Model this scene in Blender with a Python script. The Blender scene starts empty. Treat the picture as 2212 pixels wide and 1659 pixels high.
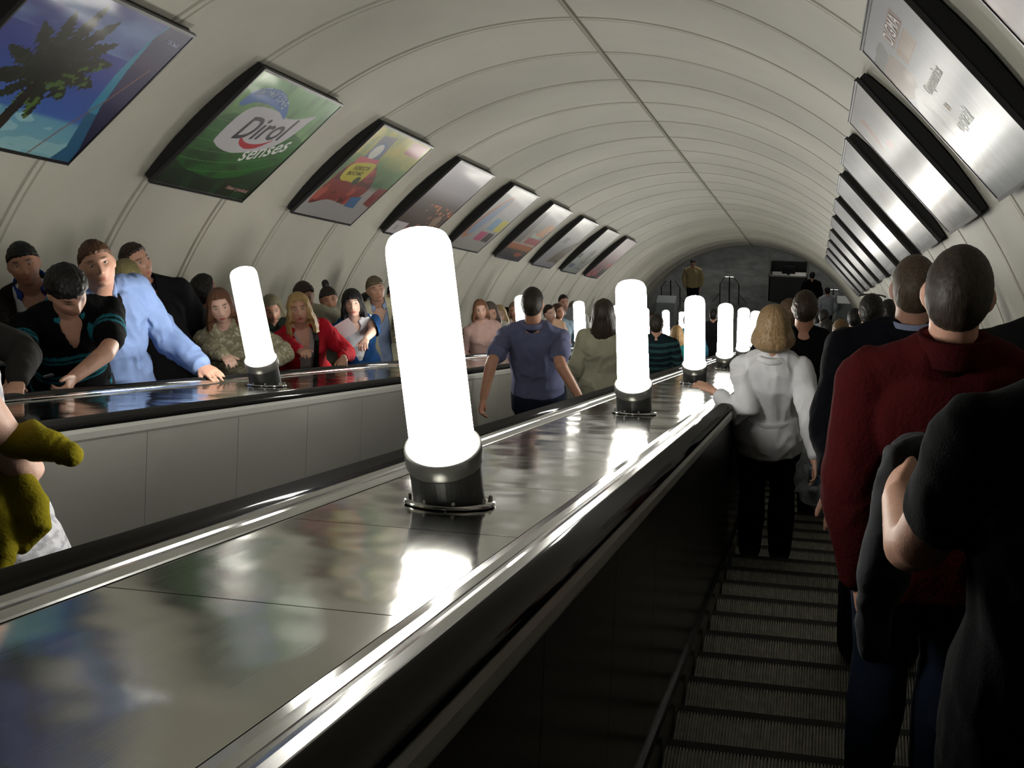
import bpy, bmesh, math, random
import numpy as np
from mathutils import Matrix, Vector

# ---------------------------------------------------------------- camera, world, exposure
SC = bpy.context.scene
COL = SC.collection
K = 0.9                                    # layout unit -> metres
F_PX, YAW, PITCH, ROLL = 2838.8, -0.26467, -0.56372, -0.085617
def _cam():
    cy, sy, cp, sp = math.cos(YAW), math.sin(YAW), math.cos(PITCH), math.sin(PITCH)
    f = Vector((sy*cp, cy*cp, sp)); r = Vector((cy, -sy, 0)); u = r.cross(f)
    cr, sr = math.cos(ROLL), math.sin(ROLL)
    r2 = r*cr + u*sr; u2 = -r*sr + u*cr
    return Matrix((r2, u2, -f)).transposed()
cd = bpy.data.cameras.new('camera'); cam = bpy.data.objects.new('camera', cd); COL.objects.link(cam)
cam.matrix_world = _cam().to_4x4()
cd.sensor_width = 36; cd.lens = 36*F_PX/2212; cd.clip_start = .05; cd.clip_end = 200
SC.camera = cam
wd = bpy.data.worlds.new('world'); SC.world = wd; wd.use_nodes = True
wd.node_tree.nodes['Background'].inputs[0].default_value = (.9, .9, .85, 1)
wd.node_tree.nodes['Background'].inputs[1].default_value = .002
SC.view_settings.view_transform = 'Standard'; SC.view_settings.look = 'None'
SC.view_settings.gamma = 1; SC.view_settings.exposure = 0.0; SC.view_settings.use_curve_mapping = False
LAMP_E = 36.0                                # radiance of the opal tubes
SC.cycles.max_bounces = 4; SC.cycles.diffuse_bounces = 2; SC.cycles.glossy_bounces = 2; SC.cycles.adaptive_threshold = .15
SC.cycles.sample_clamp_indirect = 4.0; SC.cycles.caustics_reflective = False; SC.cycles.caustics_refractive = False
SC.cycles.use_denoising = True

# ---------------------------------------------------------------- frames
CI, SI = math.cos(math.radians(30)), math.sin(math.radians(30))
INC = (-math.radians(30), 0, 0)
def W3(v, t, w): return Vector((v, t*CI + w*SI, -t*SI + w*CI))
NOSE = -1.42; SP = 0.412; T0 = 4.409; TREAD = SP*CI; RISE = SP*SI
def nose(k): return W3(0, T0 + k*SP, NOSE)
def tread_z(Y):                             # height of the step surface under a world Y
    k = math.ceil((Y - nose(0).y)/TREAD - 1e-6)
    return nose(k).z
C2, PIT = -2.0, 2.235                       # middle escalator axis, pitch
V0, W0, R0, RP, TA = -1.97, -1.282, 3.6, 1.337, 10.27

# ---------------------------------------------------------------- object helpers
def tag(o, label=None, cat=None, group=None, kind=None):
    if label: o['label'] = label
    if cat: o['category'] = cat
    if group: o['group'] = group
    if kind: o['kind'] = kind
    return o
def empty(name, loc=(0, 0, 0), rot=(0, 0, 0)):
    o = bpy.data.objects.new(name, None); o.empty_display_size = .1
    o.location = loc; o.rotation_euler = rot; COL.objects.link(o); return o
def link(name, me, mats=None, parent=None, loc=(0, 0, 0), rot=(0, 0, 0), smooth=False):
    o = bpy.data.objects.new(name, me); COL.objects.link(o)
    if mats is not None:
        if not isinstance(mats, (list, tuple)): mats = [mats]
        me.materials.clear()
        for m in mats: me.materials.append(m)
    o.location = loc; o.rotation_euler = rot
    if parent: o.parent = parent
    if smooth: me.shade_smooth()
    return o
class MB:
    def __init__(s): s.v = []; s.f = []; s.m = []
    def add(s, vs, fs, mi=0):
        b = len(s.v); s.v.extend([tuple(map(float, p)) for p in vs])
        s.f.extend([tuple(i + b for i in f) for f in fs]); s.m.extend([mi]*len(fs)); return s
    def box(s, a, b, mi=0, bev=0):
        (x0, y0, z0), (x1, y1, z1) = a, b
        if bev:
            P = []; 
            bm = bmesh.new(); bmesh.ops.create_cube(bm, size=1)
            for q in bm.verts: q.co = Vector(((x0+x1)/2+q.co.x*(x1-x0), (y0+y1)/2+q.co.y*(y1-y0), (z0+z1)/2+q.co.z*(z1-z0)))
            bmesh.ops.bevel(bm, geom=list(bm.edges), offset=bev, segments=2, affect='EDGES', profile=.5)
            bm.verts.index_update()
            s.add([q.co for q in bm.verts], [[q.index for q in f.verts] for f in bm.faces], mi); bm.free(); return s
        return s.add([(x0,y0,z0),(x1,y0,z0),(x1,y1,z0),(x0,y1,z0),(x0,y0,z1),(x1,y0,z1),(x1,y1,z1),(x0,y1,z1)],
                     [(0,3,2,1),(4,5,6,7),(0,1,5,4),(1,2,6,5),(2,3,7,6),(3,0,4,7)], mi)
    def prism(s, prof, t0, t1, mi=0, cuts=1):    # closed (x, z) outline extruded along y
        n = len(prof); vs = []
        for j in range(cuts+1):
            y = t0 + (t1-t0)*j/cuts; vs += [(x, y, z) for x, z in prof]
        fs = [(j*n+i, j*n+(i+1) % n, (j+1)*n+(i+1) % n, (j+1)*n+i) for j in range(cuts) for i in range(n)]
        fs += [tuple(range(n))[::-1], tuple(range(cuts*n, cuts*n+n))]
        return s.add(vs, fs, mi)
    def rings(s, R, mi=0, cap=True, closed=True):  # list of rings, each a list of points
        n = len(R[0]); vs = [p for r in R for p in r]; m = n if closed else n-1
        fs = [(j*n+i, j*n+(i+1) % n, (j+1)*n+(i+1) % n, (j+1)*n+i) for j in range(len(R)-1) for i in range(m)]
        if cap: fs += [tuple(range(n))[::-1], tuple(range((len(R)-1)*n, len(R)*n))]
        return s.add(vs, fs, mi)
    def lathe(s, prof, n=32, c=(0, 0, 0), mi=0, cap=True):
        return s.rings([[(c[0]+r*math.cos(2*math.pi*i/n), c[1]+r*math.sin(2*math.pi*i/n), c[2]+z) for i in range(n)] for r, z in prof], mi, cap)
    def tube(s, pts, rad, n=12, mi=0, round_=True, flat=None, up=None):
        # tapered tube through points; flat=(a,b) ring scale
        P = [Vector(p) for p in pts]; rad = list(rad) if hasattr(rad, '__len__') else [rad]*len(P)
        rings = []; T = []
        for i in range(len(P)):
            d = (P[min(i+1, len(P)-1)] - P[max(i-1, 0)]); T.append(d.normalized() if d.length > 1e-9 else Vector((0, 0, 1)))
        x = Vector(up) if up else (Vector((1, 0, 0)) if abs(T[0].x) < .8 else Vector((0, 1, 0)))
        seq = []
        if round_:
            for a in (80, 55, 28): seq.append((P[0] - T[0]*rad[0]*math.sin(math.radians(a)), rad[0]*math.cos(math.radians(a)), T[0]))
        for p, r, t in zip(P, rad, T): seq.append((p, r, t))
        if round_:
            for a in (28, 55, 80): seq.append((P[-1] + T[-1]*rad[-1]*math.sin(math.radians(a)), rad[-1]*math.cos(math.radians(a)), T[-1]))
        fa, fb = flat or (1, 1)
        for p, r, t in seq:
            x = (x - t*x.dot(t)); x = x.normalized() if x.length > 1e-6 else t.orthogonal().normalized()
            y = t.cross(x)
            rings.append([p + x*(r*fa*math.cos(2*math.pi*i/n)) + y*(r*fb*math.sin(2*math.pi*i/n)) for i in range(n)])
        return s.rings(rings, mi)
    def mesh(s, name, smooth=False):
        me = bpy.data.meshes.new(name); me.from_pydata(s.v, [], s.f)
        if any(s.m): me.polygons.foreach_set('material_index', s.m)
        me.update(); 
        if smooth: me.shade_smooth()
        return me
    def build(s, name, mats, parent=None, loc=(0, 0, 0), rot=(0, 0, 0), smooth=False):
        return link(name, s.mesh(name, smooth), mats, parent, loc, rot)
def copy_tree(o, parent=None):
    c = o.copy(); COL.objects.link(c); c.parent = parent
    for ch in [q for q in list(o.children)]: copy_tree(ch, c)
    return c

# ---------------------------------------------------------------- materials
def lin(c): return tuple(((x/255)/12.92 if x/255 <= .04045 else ((x/255+.055)/1.055)**2.4) for x in c)
def mat(name, color=(.5, .5, .5), rough=.6, metal=0, spec=.5, bump=None, vary=None, emit=None, attr=False, coat=0, aniso=0, sheen=0, fleck=None):
    m = bpy.data.materials.new(name); m.use_nodes = True; nt = m.node_tree; N = nt.nodes; L = nt.links
    b = N['Principled BSDF']; b.inputs['Base Color'].default_value = (*color, 1); b.inputs['Roughness'].default_value = rough
    b.inputs['Metallic'].default_value = metal; b.inputs['Specular IOR Level'].default_value = spec
    if coat: b.inputs['Coat Weight'].default_value = coat; b.inputs['Coat Roughness'].default_value = .08
    if sheen: b.inputs['Sheen Weight'].default_value = sheen
    tc = N.new('ShaderNodeTexCoord')
    csock = None
    if attr:
        a = N.new('ShaderNodeAttribute'); a.attribute_name = 'col'; csock = a.outputs['Color']
    if vary:   # (scale xyz, amount, detail)
        mp = N.new('ShaderNodeMapping'); mp.inputs['Scale'].default_value = vary[0]; L.new(tc.outputs['Object'], mp.inputs[0])
        no = N.new('ShaderNodeTexNoise'); no.inputs['Scale'].default_value = 1; no.inputs['Detail'].default_value = vary[2]; L.new(mp.outputs[0], no.inputs['Vector'])
        mr = N.new('ShaderNodeMapRange'); mr.inputs[1].default_value = .3; mr.inputs[2].default_value = .7; mr.inputs[3].default_value = 1-vary[1]; mr.inputs[4].default_value = 1+vary[1]; L.new(no.outputs[0], mr.inputs[0])
        mx = N.new('ShaderNodeMix'); mx.data_type = 'RGBA'; mx.blend_type = 'MULTIPLY'; mx.inputs[0].default_value = 1
        if csock: L.new(csock, mx.inputs[6])
        else: mx.inputs[6].default_value = (*color, 1)
        L.new(mr.outputs[0], mx.inputs[7]); csock = mx.outputs[2]
    if csock: L.new(csock, b.inputs['Base Color'])
    if bump:   # list of (scale xyz, strength, detail)
        prev = None
        for sc, st, de in bump:
            mp = N.new('ShaderNodeMapping'); mp.inputs['Scale'].default_value = sc; L.new(tc.outputs['Object'], mp.inputs[0])
            no = N.new('ShaderNodeTexNoise'); no.inputs['Scale'].default_value = 1; no.inputs['Detail'].default_value = de; L.new(mp.outputs[0], no.inputs['Vector'])
            bp = N.new('ShaderNodeBump'); bp.inputs['Strength'].default_value = 1; bp.inputs['Distance'].default_value = st; L.new(no.outputs[0], bp.inputs['Height'])
            if prev: L.new(prev.outputs[0], bp.inputs['Normal'])
            prev = bp
        L.new(prev.outputs[0], b.inputs['Normal'])
    if emit:
        b.inputs['Emission Color'].default_value = (*emit[0], 1); b.inputs['Emission Strength'].default_value = emit[1]
    return m
def metal_mat(name, color, rough, wav=.004, streak=.12, wsc=(2.2, 1.6, 2.2), scr=1.0):
    m = mat(name, color, rough, 1, bump=[(wsc, wav, 1.5), ((260, 3, 260), .00004*scr, 2)])
    nt = m.node_tree; N = nt.nodes; L = nt.links; b = N['Principled BSDF']; tc = N['Texture Coordinate']
    mp = N.new('ShaderNodeMapping'); mp.inputs['Scale'].default_value = (90, 1.2, 90); L.new(tc.outputs['Object'], mp.inputs[0])
    no = N.new('ShaderNodeTexNoise'); no.inputs['Scale'].default_value = 1; no.inputs['Detail'].default_value = 4; L.new(mp.outputs[0], no.inputs['Vector'])
    mr = N.new('ShaderNodeMapRange'); mr.inputs[3].default_value = rough-streak*.5; mr.inputs[4].default_value = rough+streak*.5; L.new(no.outputs[0], mr.inputs[0]); L.new(mr.outputs[0], b.inputs['Roughness'])
    return m
M = {}
M['plaster'] = mat('lining_paint', (.50, .487, .415), .55, vary=((1.3, 1.3, 1.3), .05, 4), bump=[((30, 30, 30), .0006, 3)])
M['groove'] = mat('lining_joint_dirt', (.22, .185, .125), .8, vary=((6, .5, 6), .25, 3))
M['seam'] = mat('lining_seam_strip', (.33, .32, .25), .6)
M['deck'] = metal_mat('brushed_steel_deck', (.49, .485, .445), .10, wav=.008, streak=.04, wsc=(3.0, 2.2, 3.0))
M['mould'] = metal_mat('polished_steel_moulding', (.58, .58, .57), .14, wav=.002, streak=.12, wsc=(3, 1, 3))
M['panel'] = metal_mat('brushed_aluminium_panel', (.54, .53, .49), .30, wav=.006, streak=.08)
M['panel'].node_tree.nodes['Principled BSDF'].inputs['Metallic'].default_value = .72
M['darkpanel'] = mat('near_black_gloss', (.005, .005, .005), .24, vary=((8, 3, 8), .3, 3))  # near-black gloss for skirting and the side panels darker than the aluminium
M['rubber'] = mat('black_rubber', (.012, .012, .013), .13, spec=.8, bump=[((40, 1, 40), .0008, 2)])
M['trim'] = mat('aluminium_bead', (.50, .50, .46), .42, .35)
M['tread'] = mat('cast_tread', (.26, .25, .21), .5, .4, vary=((30, 30, 30), .25, 3))
M['riser'] = mat('cast_riser', (.02, .02, .02), .6, .4)
M['under'] = mat('dark_void', (.01, .01, .01), .9)
M['opal'] = mat('opal_tube', (.9, .9, .9), .3, emit=((1.0, .975, .90), LAMP_E))
M['ring'] = mat('painted_collar', (.20, .20, .19), .38, .6)
M['drum'] = mat('black_drum', (.010, .011, .012), .5, bump=[((120, 120, 120), .0004, 2)])
M['frame'] = mat('dark_frame', (.05, .05, .055), .35, .7)
M['framelip'] = mat('frame_lip', (.62, .62, .62), .25, 1)
M['gap_shade'] = mat('black_gap_shade', (.006, .006, .006), .8)  # black colour for the shaded gaps behind the poster boards
M['poster'] = mat('glazed_poster', (.5, .5, .5), .42, attr=True, coat=.3)
M['posterR'] = mat('glossy_poster', (.5, .5, .5), .46, attr=True, coat=.25, bump=[((5, 2.5, 5), .006, 2)])
M['posterR'].node_tree.nodes['Principled BSDF'].inputs['Coat Roughness'].default_value = .16

# ================================================================ tunnel lining
T_END = 40.7; T_BEG = TA - 11*RP
def arc_pts(r, t, a0=10.6, a1=169.4, n=120):
    return [(V0 + r*math.cos(math.radians(a0+(a1-a0)*i/n)), t, W0 + r*math.sin(math.radians(a0+(a1-a0)*i/n))) for i in range(n+1)]
def build_vault():
    mb = MB(); prof = []
    t = T_BEG; k = 0
    while t < T_END - .05:
        for dt, dr, g in ((-.060, 0, 0), (-.056, .014, 1), (-.028, .014, 1), (-.024, -.004, 0), (.024, -.004, 0), (.028, .014, 1), (.056, .014, 1), (.060, 0, 0)):
            prof.append((t+dt, R0+dr, g))
        t += RP
    prof.append((T_END, R0, 0)); prof.append((T_END, R0+.6, 0))
    n = 121
    R = [arc_pts(r, tt) for tt, r, g in prof]
    b = [p for ring in R for p in ring]
    for j in range(len(R)-1):
        mi = 1 if (prof[j][2] and prof[j+1][2]) else 0
        mb.add(R[j]+R[j+1], [(i, i+n, i+1+n, i+1) for i in range(n-1)], mi)
    me = mb.mesh('ceiling')
    bm = bmesh.new(); bm.from_mesh(me); bmesh.ops.remove_doubles(bm, verts=bm.verts, dist=1e-5); bm.to_mesh(me); bm.free()
    o = link('ceiling', me, [M['plaster'], M['groove']], rot=INC); tag(o, kind='structure')
    for p in me.polygons: p.use_smooth = False
build_vault()
mb = MB(); mb.prism([(-1.975, W0+R0-.002), (-1.972, W0+R0-.020), (-1.955, W0+R0-.026), (-1.938, W0+R0-.020), (-1.935, W0+R0-.002)], T_BEG, T_END)
tag(mb.build('trim_1', M['seam'], rot=INC), kind='structure')

# ================================================================ escalator balustrades
HD = -.50
def balustrade(c, left_panel, right_panel, label, half=.455, ta=-4.6, tb=39.6):
    """deck between two escalators, centred on v=c"""
    root = empty('balustrade', W3(c, ta, NOSE)); root.rotation_euler = INC
    tag(root, label, 'balustrade', 'polished decks between the escalators')
    y0, y1 = 0, tb-ta; z = lambda w: w - NOSE
    mb = MB(); p = .8185; ph = (2.014-ta) % p
    y = ph - p
    while y < y1:
        a, b = max(y+.0022, y0), min(y+p-.0022, y1)
        if b > a: mb.box((-.270, a, z(HD)-.004), (.270, b, z(HD)))
        y += p
    mb.box((-.275, y0, z(HD)-.02), (.275, y1, z(HD)-.006), 1)
    mb.build('deck_plate', [M['deck'], M['under']], root)
    for s, pm in ((-1, left_panel), (1, right_panel)):
        mb = MB()
        mb.prism([(s*.2735, z(HD)-.02), (s*.2735, z(HD)+.001), (s*.277, z(HD)+.004), (s*.300, z(HD)+.009), (s*.318, z(HD)+.007), (s*.322, z(HD)+.000), (s*.326, z(HD)+.000), (s*.330, z(HD)+.008), (s*.345, z(HD)+.014), (s*.362, z(HD)+.010), (s*.368, z(HD)+.005), (s*.368, z(HD)-.02)][::s], y0, y1)
        mb.build('moulding', M['mould'], root)
        mb = MB(); mb.prism([(s*.405, z(-.515)), (s*.405, z(-.565)), (s*.452, z(-.565)), (s*.456, z(-.555)), (s*.456, z(-.53)), (s*.450, z(-.515))][::s], y0, y1)
        mb.build('edge_bead', M['trim'], root)
        mb = MB(); q = .89
        y = (4.075-ta) % q - q
        while y < y1:
            a, b = max(y+.002, y0), min(y+q-.002, y1)
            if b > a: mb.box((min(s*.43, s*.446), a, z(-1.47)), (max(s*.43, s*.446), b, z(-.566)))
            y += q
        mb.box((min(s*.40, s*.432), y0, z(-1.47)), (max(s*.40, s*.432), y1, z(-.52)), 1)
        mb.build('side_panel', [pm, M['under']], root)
        mb = MB(); mb.prism([(s*.40, z(-1.50)), (s*.468, z(-1.50)), (s*.468, z(-1.36)), (s*.458, z(-1.35)), (s*.44, z(-1.35)), (s*.40, z(-1.35))][::s], y0, y1)
        mb.build('skirting', M['darkpanel'], root)
    return root
def handrail(v, label, ta=-4.6, tb=39.9):
    mb = MB(); n = 20; rx, rz = .044, .024
    def ring(t, w, flat=1):
        return [(rx*abs(math.cos(a))**.75*(1 if math.cos(a) > 0 else -1), t, w + rz*abs(math.sin(a))**.8*(1 if math.sin(a) > 0 else -1)) for a in [2*math.pi*i/n for i in range(n)]]
    R = [ring(0, 0), ring(tb-ta, 0)]
    w0 = -.497
    for k in range(1, 8):                 # newel turn at the lower end
        a = math.radians(k*25); rr = .22
        c = []
        for q in range(n):
            x = R[0][q][0]; zz = R[0][q][2]
            r2 = rr + zz
            c.append((x, tb-ta + r2*math.sin(a), -rr + r2*math.cos(a)))
        R.append(c)
    mb.rings(R)
    o = mb.build('handrail', M['rubber'], loc=W3(v, ta, w0), rot=INC, smooth=True)
    tag(o, label, 'handrail', 'moving black rubber handrails'); return o
C_D1, C_D2 = -.885, -3.115
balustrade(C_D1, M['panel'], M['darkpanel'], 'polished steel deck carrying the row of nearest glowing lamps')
balustrade(C_D2, M['panel'], M['panel'], 'polished steel deck carrying the left lamp row, beside the queue of faces')
handrail(C_D1+.412, 'black handrail on the right edge of the nearest lamp deck')
handrail(C_D1-.412, 'black handrail on the left edge of the nearest lamp deck')
handrail(C_D2+.412, 'black handrail on the near edge of the left lamp deck')
handrail(C_D2-.412, 'black handrail on the far edge of the left lamp deck, under the leaning hands')
def side_deck(v0, v1, s, label):
    """wall-side deck: v0 = escalator edge, v1 = wall"""
    root = empty('wall_side_deck', W3(v0, -1.6, NOSE)); root.rotation_euler = INC; tag(root, label, 'balustrade')
    z = lambda w: w - NOSE; y1 = 41.2; d = v1-v0
    mb = MB(); a, b = sorted((s*.10, d)); mb.box((a, 0, z(HD)-.02), (b, y1, z(HD))); mb.build('deck_plate', M['deck'], root)
    mb = MB(); mb.box((min(s*.02, s*.036), 0, z(-1.47)), (max(s*.02, s*.036), y1, z(-.52))); mb.build('side_panel', M['darkpanel'], root)
    mb = MB(); a, b = sorted((d-s*.02, d)); mb.box((a, 0, z(HD)), (b, y1, z(-.38))); mb.build('upstand', M['trim'], root)
side_deck(.90, 1.50, 1, 'narrow steel deck between the right handrail and the wall')
side_deck(-4.90, -5.44, -1, 'narrow steel deck along the left wall behind the queue')
handrail(.955, 'black handrail beside the right wall')
handrail(-4.955, 'black handrail beside the left wall')

# ================================================================ steps
def step_mesh(wid):
    mb = MB(); n = int(wid/.0112); g = wid/n
    prof = []
    for i in range(n):
        x = -wid/2 + i*g
        prof += [(x, -.010), (x+g*.28, -.010), (x+g*.34, 0), (x+g*.90, 0), (x+g*.98, -.010)]
    prof.append((wid/2, -.010))
    m = len(prof)
    vs = [(x, -TREAD+.004, z) for x, z in prof] + [(x, -TREAD*.09, z) for x, z in prof]
    mb.box((-wid/2, -TREAD*.09, -.0104), (wid/2, 0, -.001), 1)
    mb.add(vs, [(i, i+1, m+i+1, m+i) for i in range(m-1)])
    mb.add([(-wid/2, 0, -.010), (wid/2, 0, -.010), (wid/2, -.012, -RISE+.012), (-wid/2, -.012, -RISE+.012)], [(3, 2, 1, 0)], 1)
    mb.box((-wid/2, -TREAD+.004, -.05), (wid/2, -.02, -.0105), 1)
    return mb.mesh('escalator_step')
SW = 1.286
sm = step_mesh(SW)
def steps(v, k0, k1, grp, where):
    for k in range(k0, k1):
        o = link('escalator_step', sm, None, loc=nose(k)+Vector((v, 0, 0)))
        if not sm.materials: sm.materials.append(M['tread']); sm.materials.append(M['riser'])
        tag(o, where, 'step', grp)
steps(C2+PIT, -9, 84, 'steps of the right escalator', 'grooved dark metal step of the right-hand descending escalator')
steps(C2, -6, 84, 'steps of the middle escalator', 'grooved metal step of the middle escalator between the two lamp decks')
steps(C2-PIT, -2, 84, 'steps of the left escalator', 'grooved metal step of the left escalator under the queue of faces')

# ================================================================ lamps
def make_lamp():
    root = empty('column_lamp')
    mb = MB(); n = 48
    # drum: vertical cylinder cut by the incline plane at its foot
    r = .091; low = []
    for i in range(n):
        a = 2*math.pi*i/n; x, y = r*math.cos(a), r*math.sin(a); low.append((x, y, -y*SI/CI))
    mb.rings([low, [(x, y, .145) for x, y, _ in low]]); mb.build('drum', M['drum'], root, smooth=False)
    mb = MB(); mb.lathe([(.080, .137), (.0965, .137), (.0985, .141), (.0985, .180), (.0965, .186), (.089, .188), (.088, .180), (.080, .178)], 64); o = mb.build('collar', M['ring'], root, smooth=True)
    mb = MB(); prof = [(.0815, .150), (.0815, .19)] + [(.0760, .72)] + [(.0745, .738), (.068, .753), (.050, .763), (.004, .767)]
    mb.lathe(prof, 32); mb.build('glass_tube', M['opal'], root, smooth=True)
    mb = MB(); R = []
    for rr, h in ((.092, 0), (.116, 0), (.118, .004), (.116, .010), (.108, .013), (.092, .013)):
        ring = []
        for i in range(n):
            a = 2*math.pi*i/n; x, y = rr*math.cos(a), rr*math.sin(a)*1.05
            ring.append((x, y*CI + h*SI, -y*SI + h*CI))
        R.append(ring)
    mb.rings(R, cap=False); fl = mb.build('flange', M['mould'], root, smooth=True)
    for a in (20, 70, 160, 200, 250, 290, 340):
        x, y = .104*math.cos(math.radians(a)), .109*math.sin(math.radians(a)); c = (x, y*CI+.013*SI, -y*SI+.013*CI)
        mb = MB(); mb.tube([c, (c[0], c[1]+.006*SI, c[2]+.006*CI)], .006, 8); mb.build('bolt', M['trim'], fl)
    return root
lamp0 = make_lamp(); first = True
rows = [(C_D1, 3.24, 3.56, 10, 'near'), (C_D2, 7.20, 3.58, 9, 'left'), (C_D2, 3.62, 3.58, 1, 'out')]
ordn = {'near': ['glowing white column lamp, the largest, at the front of the nearest deck',
  'glowing white column lamp on the nearest deck, second in its row', 'glowing white column lamp on the nearest deck, third in its row',
  'glowing white column lamp on the nearest deck, fourth in its row', 'glowing white column lamp on the nearest deck, fifth in its row, beside the blonde hair',
  'glowing white column lamp on the nearest deck, sixth in its row', None],
 'left': ['glowing white column lamp tilted in front of the queue, beside the outstretched pale blue sleeve', None,
  'glowing white column lamp behind the head of the man in a blue shirt', 'small glowing white column lamp right of the man in a blue shirt', None,
  'small glowing white column lamp just right of the second large lamp', 'small glowing white column lamp above the striped shoulder', None]}
for v, t0, sp, n, which in rows:
    for i in range(n):
        o = lamp0 if first else copy_tree(lamp0)
        first = False
        o.location = W3(v, t0+sp*i, HD+.0005)
        l = ordn[which][i] if which in ordn and i < len(ordn[which]) else None
        if which == 'out': l = 'white column lamp further up the escalator, outside the photo'
        if which == 'near': l = l or 'distant white column lamp far down the nearest deck, hidden by the crowd'
        else: l = l or 'white column lamp on the left deck, hidden behind nearer lamps'
        tag(o, l, 'lamp', 'white column lamps on the escalator decks')

# ================================================================ lobby at the foot
FZ = W3(0, 41.2, NOSE).z; FY = W3(0, 41.2, NOSE).y
M['floor'] = mat('dark_granite', (.12, .125, .125), .35, vary=((3, 3, 3), .35, 6), bump=[((20, 20, 20), .0004, 2)])
M['lobwall'] = mat('lobby_wall', (.16, .155, .14), .6)
mb = MB(); mb.box((-12, FY, FZ-.3), (9, FY+16, FZ)); tag(mb.build('floor', M['floor']), kind='structure')
for nm, a, b in (('wall_back', (-12, FY+16, FZ), (9, FY+16.2, FZ+4.6)), ('wall_left', (-12.2, FY, FZ), (-12, FY+16.2, FZ+4.6)), ('wall_right', (9, FY, FZ), (9.2, FY+16.2, FZ+4.6))):
    mb = MB(); mb.box(a, b); tag(mb.build(nm, M['lobwall']), kind='structure')

# ================================================================ posters
def vn(p, seed=0):                          # vectorised value noise, p (..., 3)
    p = np.asarray(p, float); i = np.floor(p).astype(np.int64); f = p - i; f = f*f*(3-2*f)
    def h(a, b, c):
        n = (a*374761393 + b*668265263 + c*2147483647 + seed*1013904223) & 0x7fffffff
        n = ((n ^ (n >> 13))*1274126177) & 0x7fffffff
        return ((n ^ (n >> 16)) & 0xffff)/65535.0
    r = 0
    for dx in (0, 1):
        for dy in (0, 1):
            for dz in (0, 1):
                w = (f[..., 0] if dx else 1-f[..., 0])*(f[..., 1] if dy else 1-f[..., 1])*(f[..., 2] if dz else 1-f[..., 2])
                r = r + w*h(i[..., 0]+dx, i[..., 1]+dy, i[..., 2]+dz)
    return r
def n2(u, v, su, sv, seed=0, o=3):
    r = 0; a = 1; s = 0
    for k in range(o):
        r = r + a*vn(np.stack([u*su*2**k, v*sv*2**k, u*0+k*7.3], -1), seed); s += a; a *= .5
    return r/s
def rgb(*c): return np.array(lin(c))
class Art:
    def __init__(s, nu, nv, asp=1.34):
        s.asp = asp; s.nu, s.nv = nu, nv
        s.u, s.v = np.meshgrid(np.linspace(0, 1, nu), np.linspace(0, 1, nv)); s.c = np.zeros((nv, nu, 3))
    def grad(s, stops):                     # vertical stops [(v, rgb)]
        vs = [a for a, _ in stops]
        for k in range(3): s.c[..., k] = np.interp(s.v, vs, [c[k] for _, c in stops])
    def put(s, mask, col):
        m = np.clip(mask, 0, 1)[..., None]; s.c = s.c*(1-m) + np.asarray(col)*m
    def poly(s, pts):
        ins = np.zeros(s.u.shape, bool); n = len(pts)
        for i in range(n):
            x0, y0 = pts[i]; x1, y1 = pts[(i+1) % n]
            if y0 == y1: continue
            c = ((y0 > s.v) != (y1 > s.v)) & (s.u < (x1-x0)*(s.v-y0)/(y1-y0)+x0); ins ^= c
        return ins.astype(float)
    def ell(s, cu, cv, ru, rv, soft=0, rot=0):
        a, b = (s.u-cu), (s.v-cv); c, d = math.cos(rot), math.sin(rot)
        q = np.sqrt(((a*c+b*d)/ru)**2 + ((-a*d+b*c)/rv)**2)
        return (q < 1).astype(float) if not soft else np.clip((1-q)/soft, 0, 1)
    def box(s, u0, u1, v0, v1): return ((s.u > u0) & (s.u < u1) & (s.v > v0) & (s.v < v1)).astype(float)
def smooth_poly(pts, k=6):                  # Catmull-Rom closed outline
    P = np.array(pts, float); n = len(P); out = []
    for i in range(n):
        a, b, c, d = P[i-1], P[i], P[(i+1) % n], P[(i+2) % n]
        for j in range(k):
            t = j/k; out.append(tuple(.5*((2*b)+(-a+c)*t+(2*a-5*b+4*c-d)*t*t+(-a+3*b-3*c+d)*t**3)))
    return out
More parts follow.
